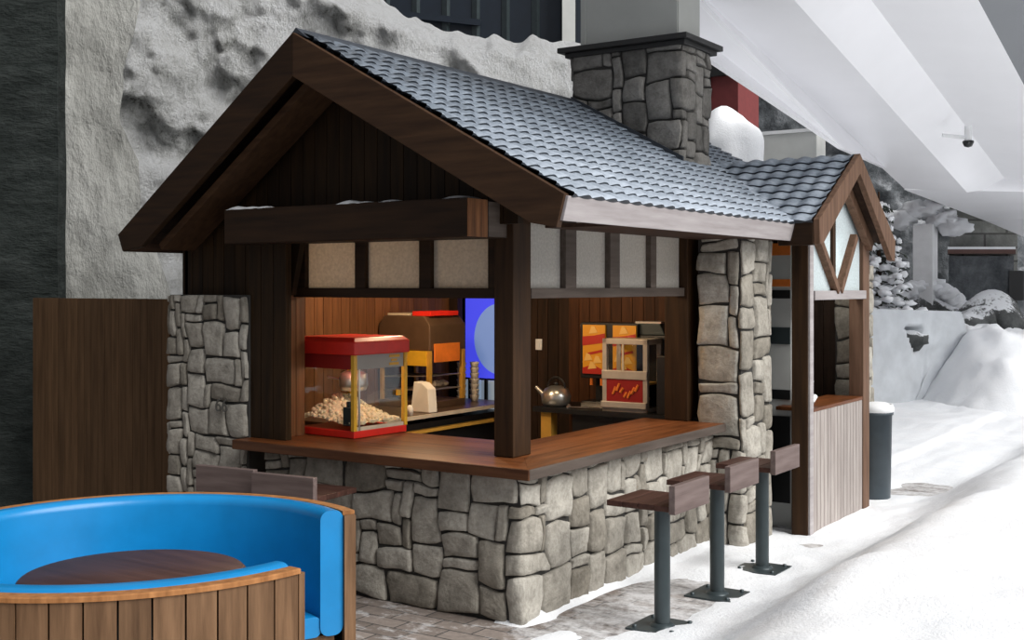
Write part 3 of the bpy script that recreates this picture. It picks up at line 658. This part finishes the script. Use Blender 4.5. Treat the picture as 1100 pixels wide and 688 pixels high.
cb = part('cake_board', 'cream', lambda g: g.box(-2.90,-2.66,2.26,2.56,1.746,1.766), None, bevel=.003); tag(cb, 'cream board lying beside the red tray on the food warmer', 'board')
def bag(g):
    g.prism([(-2.42,1.98,.946),(-2.22,1.98,.946),(-2.25,2.0,1.14),(-2.33,2.02,1.19),(-2.40,2.0,1.20)], (.01,.10,0))
tag(part('paper_bag', 'paper', bag, None, bevel=.006), 'white paper bag standing before the brown food warmer', 'paper bag')
for k, (cx, cy) in enumerate(((-2.53,2.86),(-2.50,3.02))):
    for i in range(7):
        c = part('paper_cup', 'paper', lambda g: g.lathe([(.0,.0),(.03,.0),(.043,.055),(.045,.06),(.041,.058),(.028,.004),(0,.004)], (cx,cy,.947+i*.05), 16), None)
        tag(c, ('white paper cup piled nearer the brown food warmer' if k == 0 else 'white paper cup piled nearer the blue cooler'), 'paper cup', 'paper cups by the food warmer' if k == 0 else 'paper cups by the cooler')
tag(part('salt_shaker', 'paper', lambda g: g.lathe([(0,0),(.025,0),(.03,.05),(.018,.08),(0,.085)], (-2.24,1.75,.947), 14), None), 'small white shaker at the edge of the left inner counter', 'shaker')
# drinks cooler glowing blue in the back doorway
co = thing('drinks_cooler', 'blue-lit drinks cooler standing in the back doorway', 'cooler', (-2.94,3.45,0))
part('cabinet', 'black', lambda g: (g.box(0,.62,.05,.5,0,2.02), g.box(0,.62,.0,.05,1.98,2.02), g.box(0,.62,0,.05,0,.05)), co)
bp = part('lit_panel', 'blueglow', lambda g: g.box(.01,.61,.02,.05,1.12,1.98), co, 'backlit blue panel')
part('pale_disc', 'paleglow', lambda g: g.prism([(.42+.30*math.cos(2*math.pi*i/40),.012,1.50+.34*math.sin(2*math.pi*i/40)) for i in range(40) if .42+.30*math.cos(2*math.pi*i/40) < .615]+[], (0,.008,0)), bp, 'pale round image')
for i in range(3): part('door', 'coolwhite', lambda g: g.box(.01+i*.205,.19+i*.205,.0,.04,.08,1.10), co, 'pale blue-grey door panel', bevel=.004)
for i in range(3): part('door_handle', 'black', lambda g: g.box(.075+i*.19,.105+i*.19,-.03,.0,.30,1.12), co, bevel=.004)

# ================================================================== inside: right back bench and machines
bc = thing('work_bench', 'dark work bench along the back boarded wall', 'bench')
part('worktop', 'black', lambda g: g.box(-1.66,-.08,2.70,3.28,.93,.97), bc); part('cupboard', 'black', lambda g: g.box(-1.30,-.08,2.76,3.28,0,.93), bc); part('leg', 'amber', lambda g: g.box(-1.60,-1.50,2.74,2.84,0,.93), bc)
nw = thing('snack_warmer', 'silver-framed glass snack warmer with a red picture panel', 'snack warmer', (-1.00,2.74,.97), R(2))
fw, fd, fh = .41, .30, .60
part('frame', 'warmsteel', lambda g: [g.box(x-.02,x+.02,y-.02,y+.02,0,fh) for x in (.02,fw-.02) for y in (.02,fd-.02)]+[g.box(0,fw,0,fd,fh-.045,fh), g.box(0,fw,0,fd,0,.035), g.box(0,fw,-.012,.03,.27,.34), g.box(0,fw,-.03,.02,.035,.085)], nw, bevel=.004)
rp = part('picture_panel', 'darkred', lambda g: g.box(.04,fw-.04,.0,.02,.085,.27), nw, 'red picture panel')
def squig(g):
    q = random.Random(2)
    for i in range(7):
        x = .10+i*.034; z = .17+.03*math.sin(i*1.3); g.tube((x,-.003,z-.025),(x+.026,-.003,z+.03*q.uniform(.4,1.2)),.011,seg=6)
part('picture_mark', 'orange', squig, rp, 'orange blotch on the panel')
part('glass_pane', 'glass', lambda g: g.box(.04,fw-.04,.005,.009,.34,.555), nw); part('side_pane', 'glass', lambda g: g.box(fw-.012,fw-.008,.04,fd-.04,.035,.555), nw)
part('glass_divider', 'cream', lambda g: g.box(.18,.195,.002,.012,.34,.555), nw); part('inner_shelf', 'amber', lambda g: g.box(.04,fw-.03,.04,fd-.02,.22,.24), nw)
part('back_panel', 'black', lambda g: g.box(.03,fw-.03,fd-.02,fd-.01,.035,.555), nw)
o = part('snack_heap', 'amber', lambda g: [g.blob((.06+.29*rnd.random(),.06+.18*rnd.random(),.04+.12*rnd.random()),(.035,.03,.02),1,.3,2,i) for i in range(40)], nw, 'golden snack heap'); o['kind'] = 'stuff'
dd = thing('drink_dispenser', 'black drink dispenser with two orange picture panels', 'drink dispenser', (-1.38,2.95,.97))
part('body', 'black', lambda g: (g.box(.0,.56,.08,.32,.24,.72), g.box(.0,.56,.08,.32,0,.04), g.box(.08,.48,.20,.32,.04,.24)), dd, bevel=.008)
for px0 in (.035,.33):
    lp = part('lit_panel', 'poster', lambda g: g.box(px0,px0+.22,.06,.08,.28,.70), dd, 'yellow-orange picture panel')
    def strokes(g):
        g.prism([(px0+.0,.056,.52),(px0+.22,.056,.55),(px0+.22,.056,.63),(px0+.12,.056,.61),(px0,.056,.60)], (0,.004,0)); g.prism([(px0,.056,.28),(px0+.22,.056,.28),(px0+.22,.056,.31),(px0+.10,.056,.36),(px0,.056,.33)], (0,.004,0))
        g.prism([(px0+.06,.056,.44),(px0+.2,.056,.47),(px0+.19,.056,.49),(px0+.05,.056,.46)], (0,.004,0))
    part('band_print', 'poster_red', strokes, lp, 'red printed shapes')
    for u, v in ((.06,.42),(.15,.40),(.10,.35),(.11,.655)): part('snack_print', 'poster_cream', lambda g: g.prism([(px0+u-.045,.054,v-.03),(px0+u+.04,.054,v-.02),(px0+u+.01,.054,v+.03),(px0+u-.02,.054,v+.035)], (0,.006,0)), lp, 'golden snack shape')
for x in (.10,.20,.38,.48): part('nozzle', 'orange', lambda g: g.tube((x,.10,.18),(x,.10,.25),.014,seg=10), dd)
part('drip_tray', 'brushed', lambda g: g.box(.04,.52,.02,.12,.0,.03), dd)
gr_ = thing('coffee_grinder', 'black coffee grinder standing behind the glass snack warmer', 'grinder', (-.92,3.05,.97))
part('body', 'black', lambda g: g.box(0,.36,0,.2,0,.62), gr_, bevel=.01); part('hopper', 'steel', lambda g: g.prism([(.02,0.01,.62),(.34,.01,.62),(.29,.01,.72),(.07,.01,.72)],(0,.17,0)), gr_, bevel=.01); part('lid', 'brushed', lambda g: g.box(.06,.30,.01,.18,.72,.735), gr_)
bo = thing('storage_cabinet', 'tall black cabinet right of the glass snack warmer', 'cabinet', (-.50,2.74,.97))
part('body', 'black', lambda g: g.box(0,.16,0,.3,0,.47), bo, bevel=.005); part('door_handle', 'brushed', lambda g: g.tube((.12,-.012,.20),(.12,-.012,.28),.006), bo)
def whitecup(g): g.lathe([(0,0),(.03,0),(.036,.05),(.03,.09),(.012,.11),(.010,.13),(0,.13)], (-.40,2.86,1.44), 16)
tag(part('sauce_bottle', 'white', whitecup, None), 'white squeeze bottle on top of the tall black cabinet', 'bottle')
kt = thing('kettle', 'dented silver kettle at the left end of the back bench', 'kettle', (-1.52,2.86,.97))
part('body', 'brushed', lambda g: g.lathe([(0,0),(.10,0),(.125,.03),(.13,.09),(.10,.15),(.05,.175),(0,.18)], seg=28), kt); part('lid_knob', 'black', lambda g: g.lathe([(0,.175),(.02,.18),(.022,.2),(0,.21)], seg=12), kt)
part('spout', 'brushed', lambda g: g.tube((-.10,0,.07),(-.19,-.03,.16),.028,.014,12), kt); part('handle', 'black', lambda g: [g.tube((.09*math.cos(a),0,.15+.10*math.sin(a)),(.09*math.cos(a+.4),0,.15+.10*math.sin(a+.4)),.010,seg=8) for a in lin(.1,3.0,7)], kt)
tag(part('serving_tongs', 'brushed', lambda g: (g.bar((-1.33,2.75,.985),(-1.16,2.80,.985),.02,.006), g.bar((-1.33,2.75,.985),(-1.15,2.76,.985),.02,.006), g.tube((-1.34,2.75,.975),(-1.32,2.75,1.0),.014)), None), 'silver tongs lying before the drink dispenser', 'tongs')
lad = thing('ladle', 'long pale ladle leaning against the back wall above the kettle', 'ladle')
part('handle', 'brushed', lambda g: g.tube((-1.36,3.10,1.36),(-1.50,3.26,1.66),.012,.015,10), lad); part('bowl', 'brushed', lambda g: g.lathe([(0,-.03),(.035,-.02),(.05,.01),(.046,.01),(.03,-.015),(0,-.022)], (-1.335,3.07,1.34), 16), lad)
part('hook', 'black', lambda g: g.tube((-1.50,3.26,1.655),(-1.50,3.30,1.67),.008), lad)
lk = thing('wall_switch', 'small white switch on the dark boards behind the kettle', 'switch', (-1.98,3.31,1.47)); part('plate', 'white', lambda g: g.box(-.035,.035,-.012,.0,-.05,.05), lk, bevel=.004); part('rocker', 'white', lambda g: g.box(-.012,.012,-.018,-.012,-.02,.02), lk)
# pendant lamps that light the room
for i, (x, y) in enumerate(((-1.9,1.5),(-1.0,2.15))):
    pl_ = thing('pendant_lamp', ('warm pendant lamp under the loft boards above the front opening', 'warm pendant lamp under the loft boards nearer the back wall')[i], 'lamp', (x,y,2.44), 0, 'pendant lamps in the kiosk')
    part('cord', 'black', lambda g: g.tube((0,0,0),(0,0,-.08),.006,seg=8), pl_); part('lamp_shade', 'black', lambda g: g.lathe([(.02,-.07),(.05,-.08),(.10,-.14),(.098,-.14),(.045,-.085),(.02,-.075)], seg=24), pl_); part('bulb', 'bulb', lambda g: g.lathe([(0,-.085),(.02,-.09),(.028,-.12),(.015,-.145),(0,-.15)], seg=16), pl_)
    ld = bpy.data.lights.new('lamp_light', 'POINT'); ld.energy = (62,13)[i]; ld.color = (1,.72,.44); ld.shadow_soft_size = .08; lo = bpy.data.objects.new('lamp_light', ld); COL.objects.link(lo); lo.location = (x,y,2.22)
pl_ = thing('added_porch_lamp', 'added unseen round lamp under the porch roof above the ledge', 'lamp', (.30,4.05,2.42))  # invented lamp, added to brighten the stone pier inside the porch
part('mount', 'black', lambda g: g.lathe([(0,0),(.07,0),(.07,-.02),(0,-.02)], seg=20), pl_); part('lamp_shade', 'frost_p', lambda g: g.lathe([(.06,-.02),(.085,-.05),(.07,-.09),(0,-.11)], seg=20), pl_)
ld = bpy.data.lights.new('added_porch_light', 'POINT'); ld.energy = 11; ld.color = (1,.95,.88); ld.shadow_soft_size = .08; lo = bpy.data.objects.new('added_porch_light', ld); COL.objects.link(lo); lo.location = (.30,4.05,2.24)
# porch machine and small device
vm = thing('vending_machine', 'white vending machine with orange bands inside the porch', 'vending machine', (.0,3.62,0))
part('body', 'greywall', lambda g: g.box(-.0,.30,0,.35,0,2.36), vm, bevel=.005)
for z0, z1, m_, l_ in ((2.26,2.36,'orange','orange band'),(2.0,2.06,'orange','orange band'),(1.90,1.97,'black','black gap'),(1.52,1.66,'steel','dark square window'),(1.06,1.14,'black','black slot'),(.2,.92,'black','black lower panel')): part('front_band', m_, lambda g: g.box(.01,.29,-.01,.0,z0,z1), vm, l_)
cr = thing('coffee_tap', 'small black and white tap on the porch ledge', 'tap', (.42,3.62,1.015)); part('body', 'black', lambda g: (g.box(-.05,.05,-.05,.05,0,.08), g.tube((0,0,.08),(0,0,.2),.02)), cr, bevel=.003); part('lever', 'white', lambda g: (g.tube((0,-.05,.15),(.02,.10,.20),.016), g.tube((.03,.06,.03),(.03,.14,.07),.022)), cr)

# ================================================================== bar stools
def stool(loc, label, rz=0):
    s = thing('bar_stool', label, 'bar stool', loc, rz, 'bar stools fixed along the counter')
    part('base_plate', 'steel', lambda g: (g.box(-.16,.16,-.16,.16,0,.012), g.lathe([(.075,.012),(.06,.03),(.045,.03)], seg=20), [g.lathe([(.014,.012),(.014,.026),(0,.03)], (x,y,0), 8) for x in (-.12,.12) for y in (-.12,.12)]), s)
    part('pole', 'steel', lambda g: g.tube((0,0,.012),(0,0,.705),.047,seg=24), s)
    part('seat_bracket', 'black', lambda g: (g.box(-.15,.15,-.04,.12,.695,.708),), s)
    part('seat', 'stool', lambda g: [g.box(-.29+i*.103,-.29+i*.103+.100,-.15,.29,.708,.742,0,.004) for i in range(4)], s)
    part('backrest', 'stool_back', lambda g: (g.box(.125,.165,-.17,.30,.70,.865,0,.004),), s)
    return s
stool0 = stool((.70,.44,0), 'nearest brown and grey bar stool at the side counter')
dup(stool0, (.67,1.29,0), 0, 'middle of three bar stools along the side counter'); dup(stool0, (.645,2.12,0), 0, 'farthest bar stool, beside the stone pillar and porch post')
dup(stool0, (-1.36,-.52,.0), R(-84), 'dark bar stool at the front counter, right one behind the blue booth')
dup(stool0, (-1.88,-.50,.0), R(-84), 'dark bar stool at the front counter, left one behind the blue booth')

# ================================================================== round booth with blue cushions, and its table
BC, BR, BH = (-.50,-2.39), 1.07, .90; A0, A1 = R(66), R(357)
bo_ = thing('round_booth', 'round planked booth seat lined with bright blue vinyl', 'booth', (BC[0],BC[1],0))
def planks(g):
    n = 46; da = (A1-A0)/n
    for i in range(n): g.arc([(BR-.035,.02),(BR,.02),(BR,BH-.02),(BR-.035,BH-.02)], A0+i*da+.0035, A0+(i+1)*da-.0035, seg=2, smooth=False)
part('outer_planks', 'plank', planks, bo_)
part('inner_lining', 'black', lambda g: g.arc([(BR-.054,.0),(BR-.033,.0),(BR-.033,BH-.02),(BR-.054,BH-.02)], A0+.002, A1-.002, seg=80), bo_)
part('rim', 'plank_top', lambda g: g.arc([(BR-.055,BH-.02),(BR+.008,BH-.02),(BR+.008,BH-.004),(BR+.003,BH),(BR-.055,BH)], A0-.004, A1+.004, seg=90, smooth=False), bo_, 'orange-brown top edge')
for a, s in ((A0,-1),(A1,1)):
    part('end_board', 'plank', lambda g: g.arc([(BR-.056,0),(BR+.003,0),(BR+.003,BH-.02),(BR-.056,BH-.02)], min(a,a+s*.028), max(a,a+s*.028), seg=2, smooth=False), bo_)
def rr(r0, r1, z0, z1, c, n=5):
    P = []
    for cx, cz, a in ((r1-c,z1-c,0),(r0+c,z1-c,90),(r0+c,z0+c,180),(r1-c,z0+c,270)):
        for i in range(n+1): b = R(a+90*i/n); P.append((cx+c*math.cos(b), cz+c*math.sin(b)))
    return P
part('back_cushion', 'blue', lambda g: g.arc(rr(BR-.175,BR-.056,.30,BH+.009,.045), A0-.01, A1+.01, seg=90), bo_)
part('seat_cushion', 'blue', lambda g: g.arc(rr(BR-.52,BR-.17,.30,.40,.03), A0-.0, A1+.0, seg=90), bo_)
part('seat_base', 'plank', lambda g: g.arc([(BR-.48,0),(BR-.09,0),(BR-.09,.30),(BR-.48,.30)], A0+.02, A1-.02, seg=60, smooth=False), bo_)
rt = thing('round_table', 'round dark brown table inside the blue booth', 'table', (-.46,-2.41,0))
part('tabletop', 'table', lambda g: g.lathe([(0,.70),(.47,.70),(.485,.71),(.485,.725),(.475,.735),(0,.735)], seg=64), rt); part('pedestal', 'steel', lambda g: g.tube((0,0,.02),(0,0,.70),.05), rt); part('foot', 'steel', lambda g: g.lathe([(0,.0),(.26,0),(.26,.015),(.06,.03),(0,.03)], seg=32), rt)

# wooden screen at left
ws = thing('wooden_screen', 'brown vertical-board screen standing left of the stone pier', 'screen')
part('boards', 'dark_wood', lambda g: boards_y(g, -4.98, -3.28, .16, .05, .02, 1.905, .085, .004), ws); part('top_rail', 'dark_wood', lambda g: g.box(-4.98,-3.28,.212,.26,1.78,1.88), ws); part('bottom_rail', 'dark_wood', lambda g: g.box(-4.98,-3.28,.212,.26,.10,.20), ws)
for x in (-4.93,-3.33): part('post', 'dark_wood', lambda g: g.box(x-.04,x+.04,.26,.34,0,1.88), ws)

# bin by the porch
bn = thing('litter_bin', 'dark grey litter bin with a white bag beside the porch', 'bin', (.47,5.32,0))
part('body', 'bin', lambda g: (g.lathe([(0,.0),(.135,.0),(.15,.02),(.165,.80),(.175,.80),(.178,.83),(.165,.83),(.155,.78),(.13,.05),(0,.05)], seg=36),), bn)
part('bag_liner', 'white', lambda g: g.lathe([(.150,.80),(.182,.83),(.186,.86),(.17,.90+.0),(.155,.895),(.14,.82)], seg=30), bn, 'white bag folded over the rim'); part('lid', 'white', lambda g: g.lathe([(.155,.885),(.12,.91),(0,.915)], seg=30), bn, 'snowy white top')
part('base_ring', 'white', lambda g: g.lathe([(.12,-.0),(.158,.0),(.158,.018),(.12,.018)], seg=30), bn)

# ================================================================== far side of the hall
def face(px0, px1, d0, d1=None):
    return at(px0,d0), at(px1,d1 or d0)
# snow wall with a triangular niche
sw = thing('snow_wall', 'smooth grey-white snow wall with a triangular niche at right', 'snow wall', at(985,19))
a, b = at(905,18.6)-sw.location, at(1040,20)-sw.location; dv = (b-a); nv = Vector((dv.y,-dv.x,0)).normalized()
def swf(i, j):
    k = i/59; z = 1.66*j/39; kk = k
    lean = .0+.9*sstep(.62,1.0,k)*(1-j/39)*-1
    top = 1.66*(1-.05*k)*(1 if k < .93 else 1-((k-.93)/.07)**2*.35)
    z = top*j/39; p = a+dv*(k+(-.42*(1-j/39)*sstep(.55,1,k)))
    nd = ((k-.555)/.065, (z-1.22)/.30); inside = (abs(nd[0]) < 1 and -1 < nd[1] < .45 and abs(nd[0]) < (nd[1]+1)/1.3)
    dpt = -.30 if inside else 0
    return p+Vector((0,0,z))+nv*(dpt+.04*fbm(k*5,z*2,3))
g = MB(); g.grid(60,40,swf)
V = [Vector(swf(i,39)) for i in range(60)]; g.add(V+[p-nv*1.2+Vector((0,0,-.05)) for p in V], [(i,i+1,i+61,i+60) for i in range(59)], 0, True)
V = [Vector(swf(59,j)) for j in range(40)]; g.add(V+[p-nv*1.2 for p in V], [(i,i+1,i+41,i+40) for i in range(39)], 0, True)
g.build('wall_body', plain('packed_snow', (.52,.545,.575,1), .9, 0, .12, 2.5), sw, fix=False)
p0 = a+dv*.555+Vector((0,0,1.06))-nv*.2
part('niche_stone', 'boulder', lambda g: g.blob(p0+nv*.10+Vector((0,0,.06)), (.28,.16,.16), 3, .2, 2, 3), sw, 'dark stone in the niche')
# rocks and wall behind
g = MB(); a, b = at(735,25.5), at(1180,27.5); dv = b-a
def rockf(i, j):
    k = i/119; z = 7*j/69; p = a+dv*k; return p+Vector((0,0,z))-FV.to_3d()*(.5*fbm(p.x*.5,p.y*.5,z*.5)+.15*fbm(p.x*2.5,p.y*2.5,z*2.5))
g.grid(120,70,rockf); struct(g.build('wall_right', M['hallrock'], fix=False), 'dark grey rock wall at the back right of the hall', 'wall')
st = thing('stone_building', 'stone block building with a snowy brown ledge at far right', 'building', at(1055,24))
q = st.location
def loc(px, d, z=0): return at(px,d,z)-q
part('upper_wall', 'masonry', lambda g: g.prism([loc(1020,24.2,0),loc(1093,24.2,0),loc(1093,25,0),loc(1020,25,0)], (0,0,3.95)), st)
part('lower_wall', 'hallrock', lambda g: g.prism([loc(1019,24.0,0),loc(1089,24.0,0),loc(1089,24.6,0),loc(1019,24.6,0)], (0,0,2.62)), st, 'darker lower wall')
part('ledge', 'ledge', lambda g: g.prism([loc(1018,23.8,2.66),loc(1091,23.8,2.66),loc(1091,24.6,2.66),loc(1018,24.6,2.66)], (0,0,.09)), st, 'brown ledge')
part('ledge_snow', 'snow', lambda g: g.prism([loc(1018,23.8,2.75),loc(1091,23.8,2.75),loc(1091,24.6,2.75),loc(1018,24.6,2.75)], (0,0,.05)), st, 'white snow on the ledge')
part('window', 'black', lambda g: g.prism([loc(1084,23.95,1.72),loc(1100,23.95,1.72),loc(1100,24.05,1.72),loc(1084,24.05,1.72)], (0,0,.6)), st)
part('roof_snow', 'snow', lambda g: [g.blob(loc(1030+i*9,24.3,3.95+.15*nz(i,1)), (.35,.35,.14), 3, .3, 2, i) for i in range(9)], st, 'snow heaped on the wall top')
tag(part('boulder', 'boulder', lambda g: g.blob(at(1066,21.8,1.25), (.72,.7,.58), 4, .16, 1.2, 2), None), 'dark boulder capped with snow below the brown ledge', 'boulder')
tag(part('boulder', 'boulder', lambda g: g.blob(at(1044,21.3,1.15), (.5,.5,.45), 4, .2, 1.4, 9), None), 'smaller dark boulder beside the snow wall end', 'boulder')
g = MB(); c0 = at(1052,19.4)
def slope(i, j):
    u = -1.35+8.0*i/89; v = -2.3+4.4*j/59; p = c0+RV.to_3d()*u+FV.to_3d()*v
    hh = 1.38*sstep(-1.35,.25,u)*(1-.16*sstep(.4,2.2,u))*(1-.10*sstep(3,6.5,u)); r = sstep(-2.0+.5*fbm(u*.8,1),.25,v)
    return p+Vector((0,0,-.12+hh*r*(1+.16*fbm(u*1.3,v*1.3,3))+.11*fbm(u*2.6,v*2.6,7)*r+.03*fbm(u*7,v*7,5)*r))
g.grid(90,60,slope); tag(g.build('snow_mound', M['snow'], fix=False), 'rough snow slope heaped against the end of the snow wall', 'snow mound')
pc = thing('white_pillar', 'square white pillar capped with snow by the grey rock wall', 'pillar', at(994,23.2))
part('shaft', 'white', lambda g: g.box(-.19,.19,-.19,.19,1.0,3.22), pc, bevel=.01)
part('snow_cap', 'snow', lambda g: [g.blob((-.2+.25*i,.05*i,3.42+.18*(1-abs(i-.5))+.0*i), (.30,.25,.18), 3, .3, 2, 40+i) for i in range(-1,4)], pc, 'snow on the top')
def archs(g):
    for i in range(13):
        t_ = math.pi*i/12; g.blob((RV.x*.62*math.cos(t_), RV.y*.62*math.cos(t_), 1.45+.55*math.sin(t_)), (.22,.22,.17), 3, .25, 2, 60+i)
part('snow_arch', 'snow', archs, pc, 'snow humped round the foot'); part('rock_foot', 'boulder', lambda g: g.blob((0,0,1.2), (.6,.5,.55), 3, .2, 1.5, 3), pc, 'dark rock under the snow')
# snow-laden spruces
def spruce(px, d, h, z0, seed, label):
    q = random.Random(seed); t_ = thing('spruce_tree', label, 'tree', at(px,d,z0))
    tr_ = MB(); tr_.tube((0,0,0),(0,0,h),.07,.015,10); tr_.build('trunk', M['beam'], t_); br, sn = MB(), MB()
    for k in range(11):
        z = h*(.12+.85*k/11); L = .62*(1-k/12)*h/2.4+.10
        for i in range(7):
            a = 2*math.pi*(i+.5*(k%2))/7+q.uniform(-.2,.2); u = Vector((math.cos(a),math.sin(a),0)); l = L*q.uniform(.75,1.15); pv = Vector((0,0,z))
            for s in range(1,4):
                f = s/3; pn = Vector((0,0,z-.30*l*f*f))+u*l*f; br.tube(pv, pn, .05*(1.2-f), .04*(1.15-f), 6)
                if q.random() < .75: sn.blob(pn+Vector((0,0,.035)), (.11*l/.5*(1.3-f*.6),.11*l/.5*(1.3-f*.6),.06), 2, .3, 2, k*7+i+s)
                for e in (-1,1):
                    sd = Vector((-u.y,u.x,0))*e; br.tube(pn, pn+sd*.16*l+u*.08*l+Vector((0,0,-.05)), .022, .006, 5)
                pv = pn
    br.build('boughs', plain('spruce_needles', (.05,.06,.05,1), .9), t_); sn.build('snow_load', M['snow'], t_, 'snow on the boughs')
spruce(944,20.6,2.35,1.30,1,'snow-laden spruce standing behind the porch and the snow wall')
# glazed gallery above the cliff
gg = thing('glazed_gallery', 'dark blue glazed gallery front above the snowy cliff', 'building', at(530,19))
a, b = at(415,19)-gg.location, at(640,19)-gg.location; dv = b-a
zb, zt = 5.6, 8.0
part('back_wall', 'hallrock', lambda g: g.prism([a+FV.to_3d()*1.4, b+FV.to_3d()*1.4, b+FV.to_3d()*1.6, a+FV.to_3d()*1.6], (0,0,8)), gg)
for i in range(7):
    p, r_ = a+dv*(i/7+.006), a+dv*((i+1)/7-.006); part('window', 'darkblue', lambda g: g.prism([p+Vector((0,0,zb)), r_+Vector((0,0,zb)), r_+Vector((0,0,zt)), p+Vector((0,0,zt))], FV.to_3d()*.03), gg)
part('mullions', 'steel', lambda g: [g.bar(a+dv*(i/7)+Vector((0,0,zb)), a+dv*(i/7)+Vector((0,0,zt)), .10, .10, (1,0,0)) for i in range(8)], gg)
part('blue_rail', plain and 'bluerail' if 'bluerail' in M else 'darkblue', lambda g: g.bar(a+Vector((0,0,6.38))-FV.to_3d()*.08, a+dv*.45+Vector((0,0,6.22))-FV.to_3d()*.08, .05, .10), gg)
part('pale_pillar', 'greywall', lambda g: g.prism([at(604,18.6)-gg.location, at(618,18.6)-gg.location, at(618,18.8)-gg.location, at(604,18.8)-gg.location], (0,0,8)), gg)
part('plinth', 'hallrock', lambda g: g.prism([a, b, b+FV.to_3d()*1.5, a+FV.to_3d()*1.5], (0,0,zb)), gg)
# things beyond the chimney
g = MB(); mc = at(781,16.8,zat(160,16.8)); g.blob((0,0,0), (.50,.46,.50), 4, .13, 1.6, 77)
g.v = [(x+mc.x, y+mc.y, (z if z > 0 else z*6.5)+mc.z) for x,y,z in g.v]
tag(g.build('snow_mound', M['snow']), 'rounded snow mound behind the chimney', 'snow mound')
rb = thing('red_hut', 'faded red panel hut far behind the chimney', 'hut', at(772,20)); part('wall', 'redpaint', lambda g: g.box(-.7,.35,0,.9,0,5.55), rb); part('roof', 'cap', lambda g: g.prism([(-.8,-.1,5.55),(.45,-.1,5.55),(.3,-.1,5.75),(-.65,-.1,5.75)], (0,1.1,0)), rb); part('post', 'cap', lambda g: g.box(-.22,-.14,-.06,0,0,5.55), rb)
pw = thing('pale_hut_wall', 'pale grey block wall behind the porch ridge', 'wall', at(836,18)); part('wall', 'greywall', lambda g: g.box(-.5,.6,0,.4,0,4.32), pw, bevel=.01); part('coping', 'white', lambda g: g.box(-.53,.63,-.03,.43,4.32,4.37), pw)
# dome camera on the ceiling
cpos = cp(1040,153,15.9)
dc = thing('security_camera', 'small dark camera fixed under the white ceiling', 'camera', cpos); part('bracket', 'white', lambda g: (g.tube((0,0,.0),(0,0,.22),.05), g.tube((-.3,-.15,.10),(0,0,.06),.025)), dc); part('lens_dome', 'black', lambda g: g.lathe([(0,-.07),(.05,-.055),(.075,0),(.07,.02),(0,.02)], seg=20), dc)

# ================================================================== light, world, camera
w = bpy.data.worlds.new('hall_light'); scene.world = w; w.use_nodes = True
w.node_tree.nodes['Background'].inputs[0].default_value = (.93,.95,1.0,1); w.node_tree.nodes['Background'].inputs[1].default_value = .30
sd = bpy.data.lights.new('hall_floodlight', 'SUN'); sd.energy = 4.9; sd.angle = R(50); sd.color = (1,.985,.96)
so = bpy.data.objects.new('hall_floodlight', sd); COL.objects.link(so)
so.rotation_euler = Vector((-.76,-.01,-.66)).to_track_quat('-Z','Y').to_euler()
for nm, p, q_, e in (('added_path_spot', at(1300,15,4.6), at(992,23,2.6), 750), ('added_ceiling_spot', at(1420,9,1.2), at(960,14,4.4), 330)):  # added out-of-view spots: one brightens the far snow, one the ceiling underside
    sp_ = bpy.data.lights.new(nm, 'SPOT'); sp_.energy = e; sp_.spot_size = R(75); sp_.spot_blend = .8; sp_.shadow_soft_size = .5; sp_.color = (.97,.98,1)
    so_ = bpy.data.objects.new(nm, sp_); COL.objects.link(so_); so_.location = p; so_.rotation_euler = (q_-p).to_track_quat('-Z','Y').to_euler()
cam = bpy.data.cameras.new('camera'); cam.sensor_width = 36; cam.lens = FPX*36/1100; cam.shift_y = -(344-HZ)/1100; cam.clip_end = 200
co_ = bpy.data.objects.new('camera', cam); COL.objects.link(co_); co_.location = (CX,CY,CH); co_.rotation_euler = (R(90),0,YAW); scene.camera = co_
scene.view_settings.view_transform = 'Standard'; scene.view_settings.look = 'None'; scene.view_settings.gamma = 1; scene.view_settings.exposure = 0.0; scene.view_settings.use_curve_mapping = False
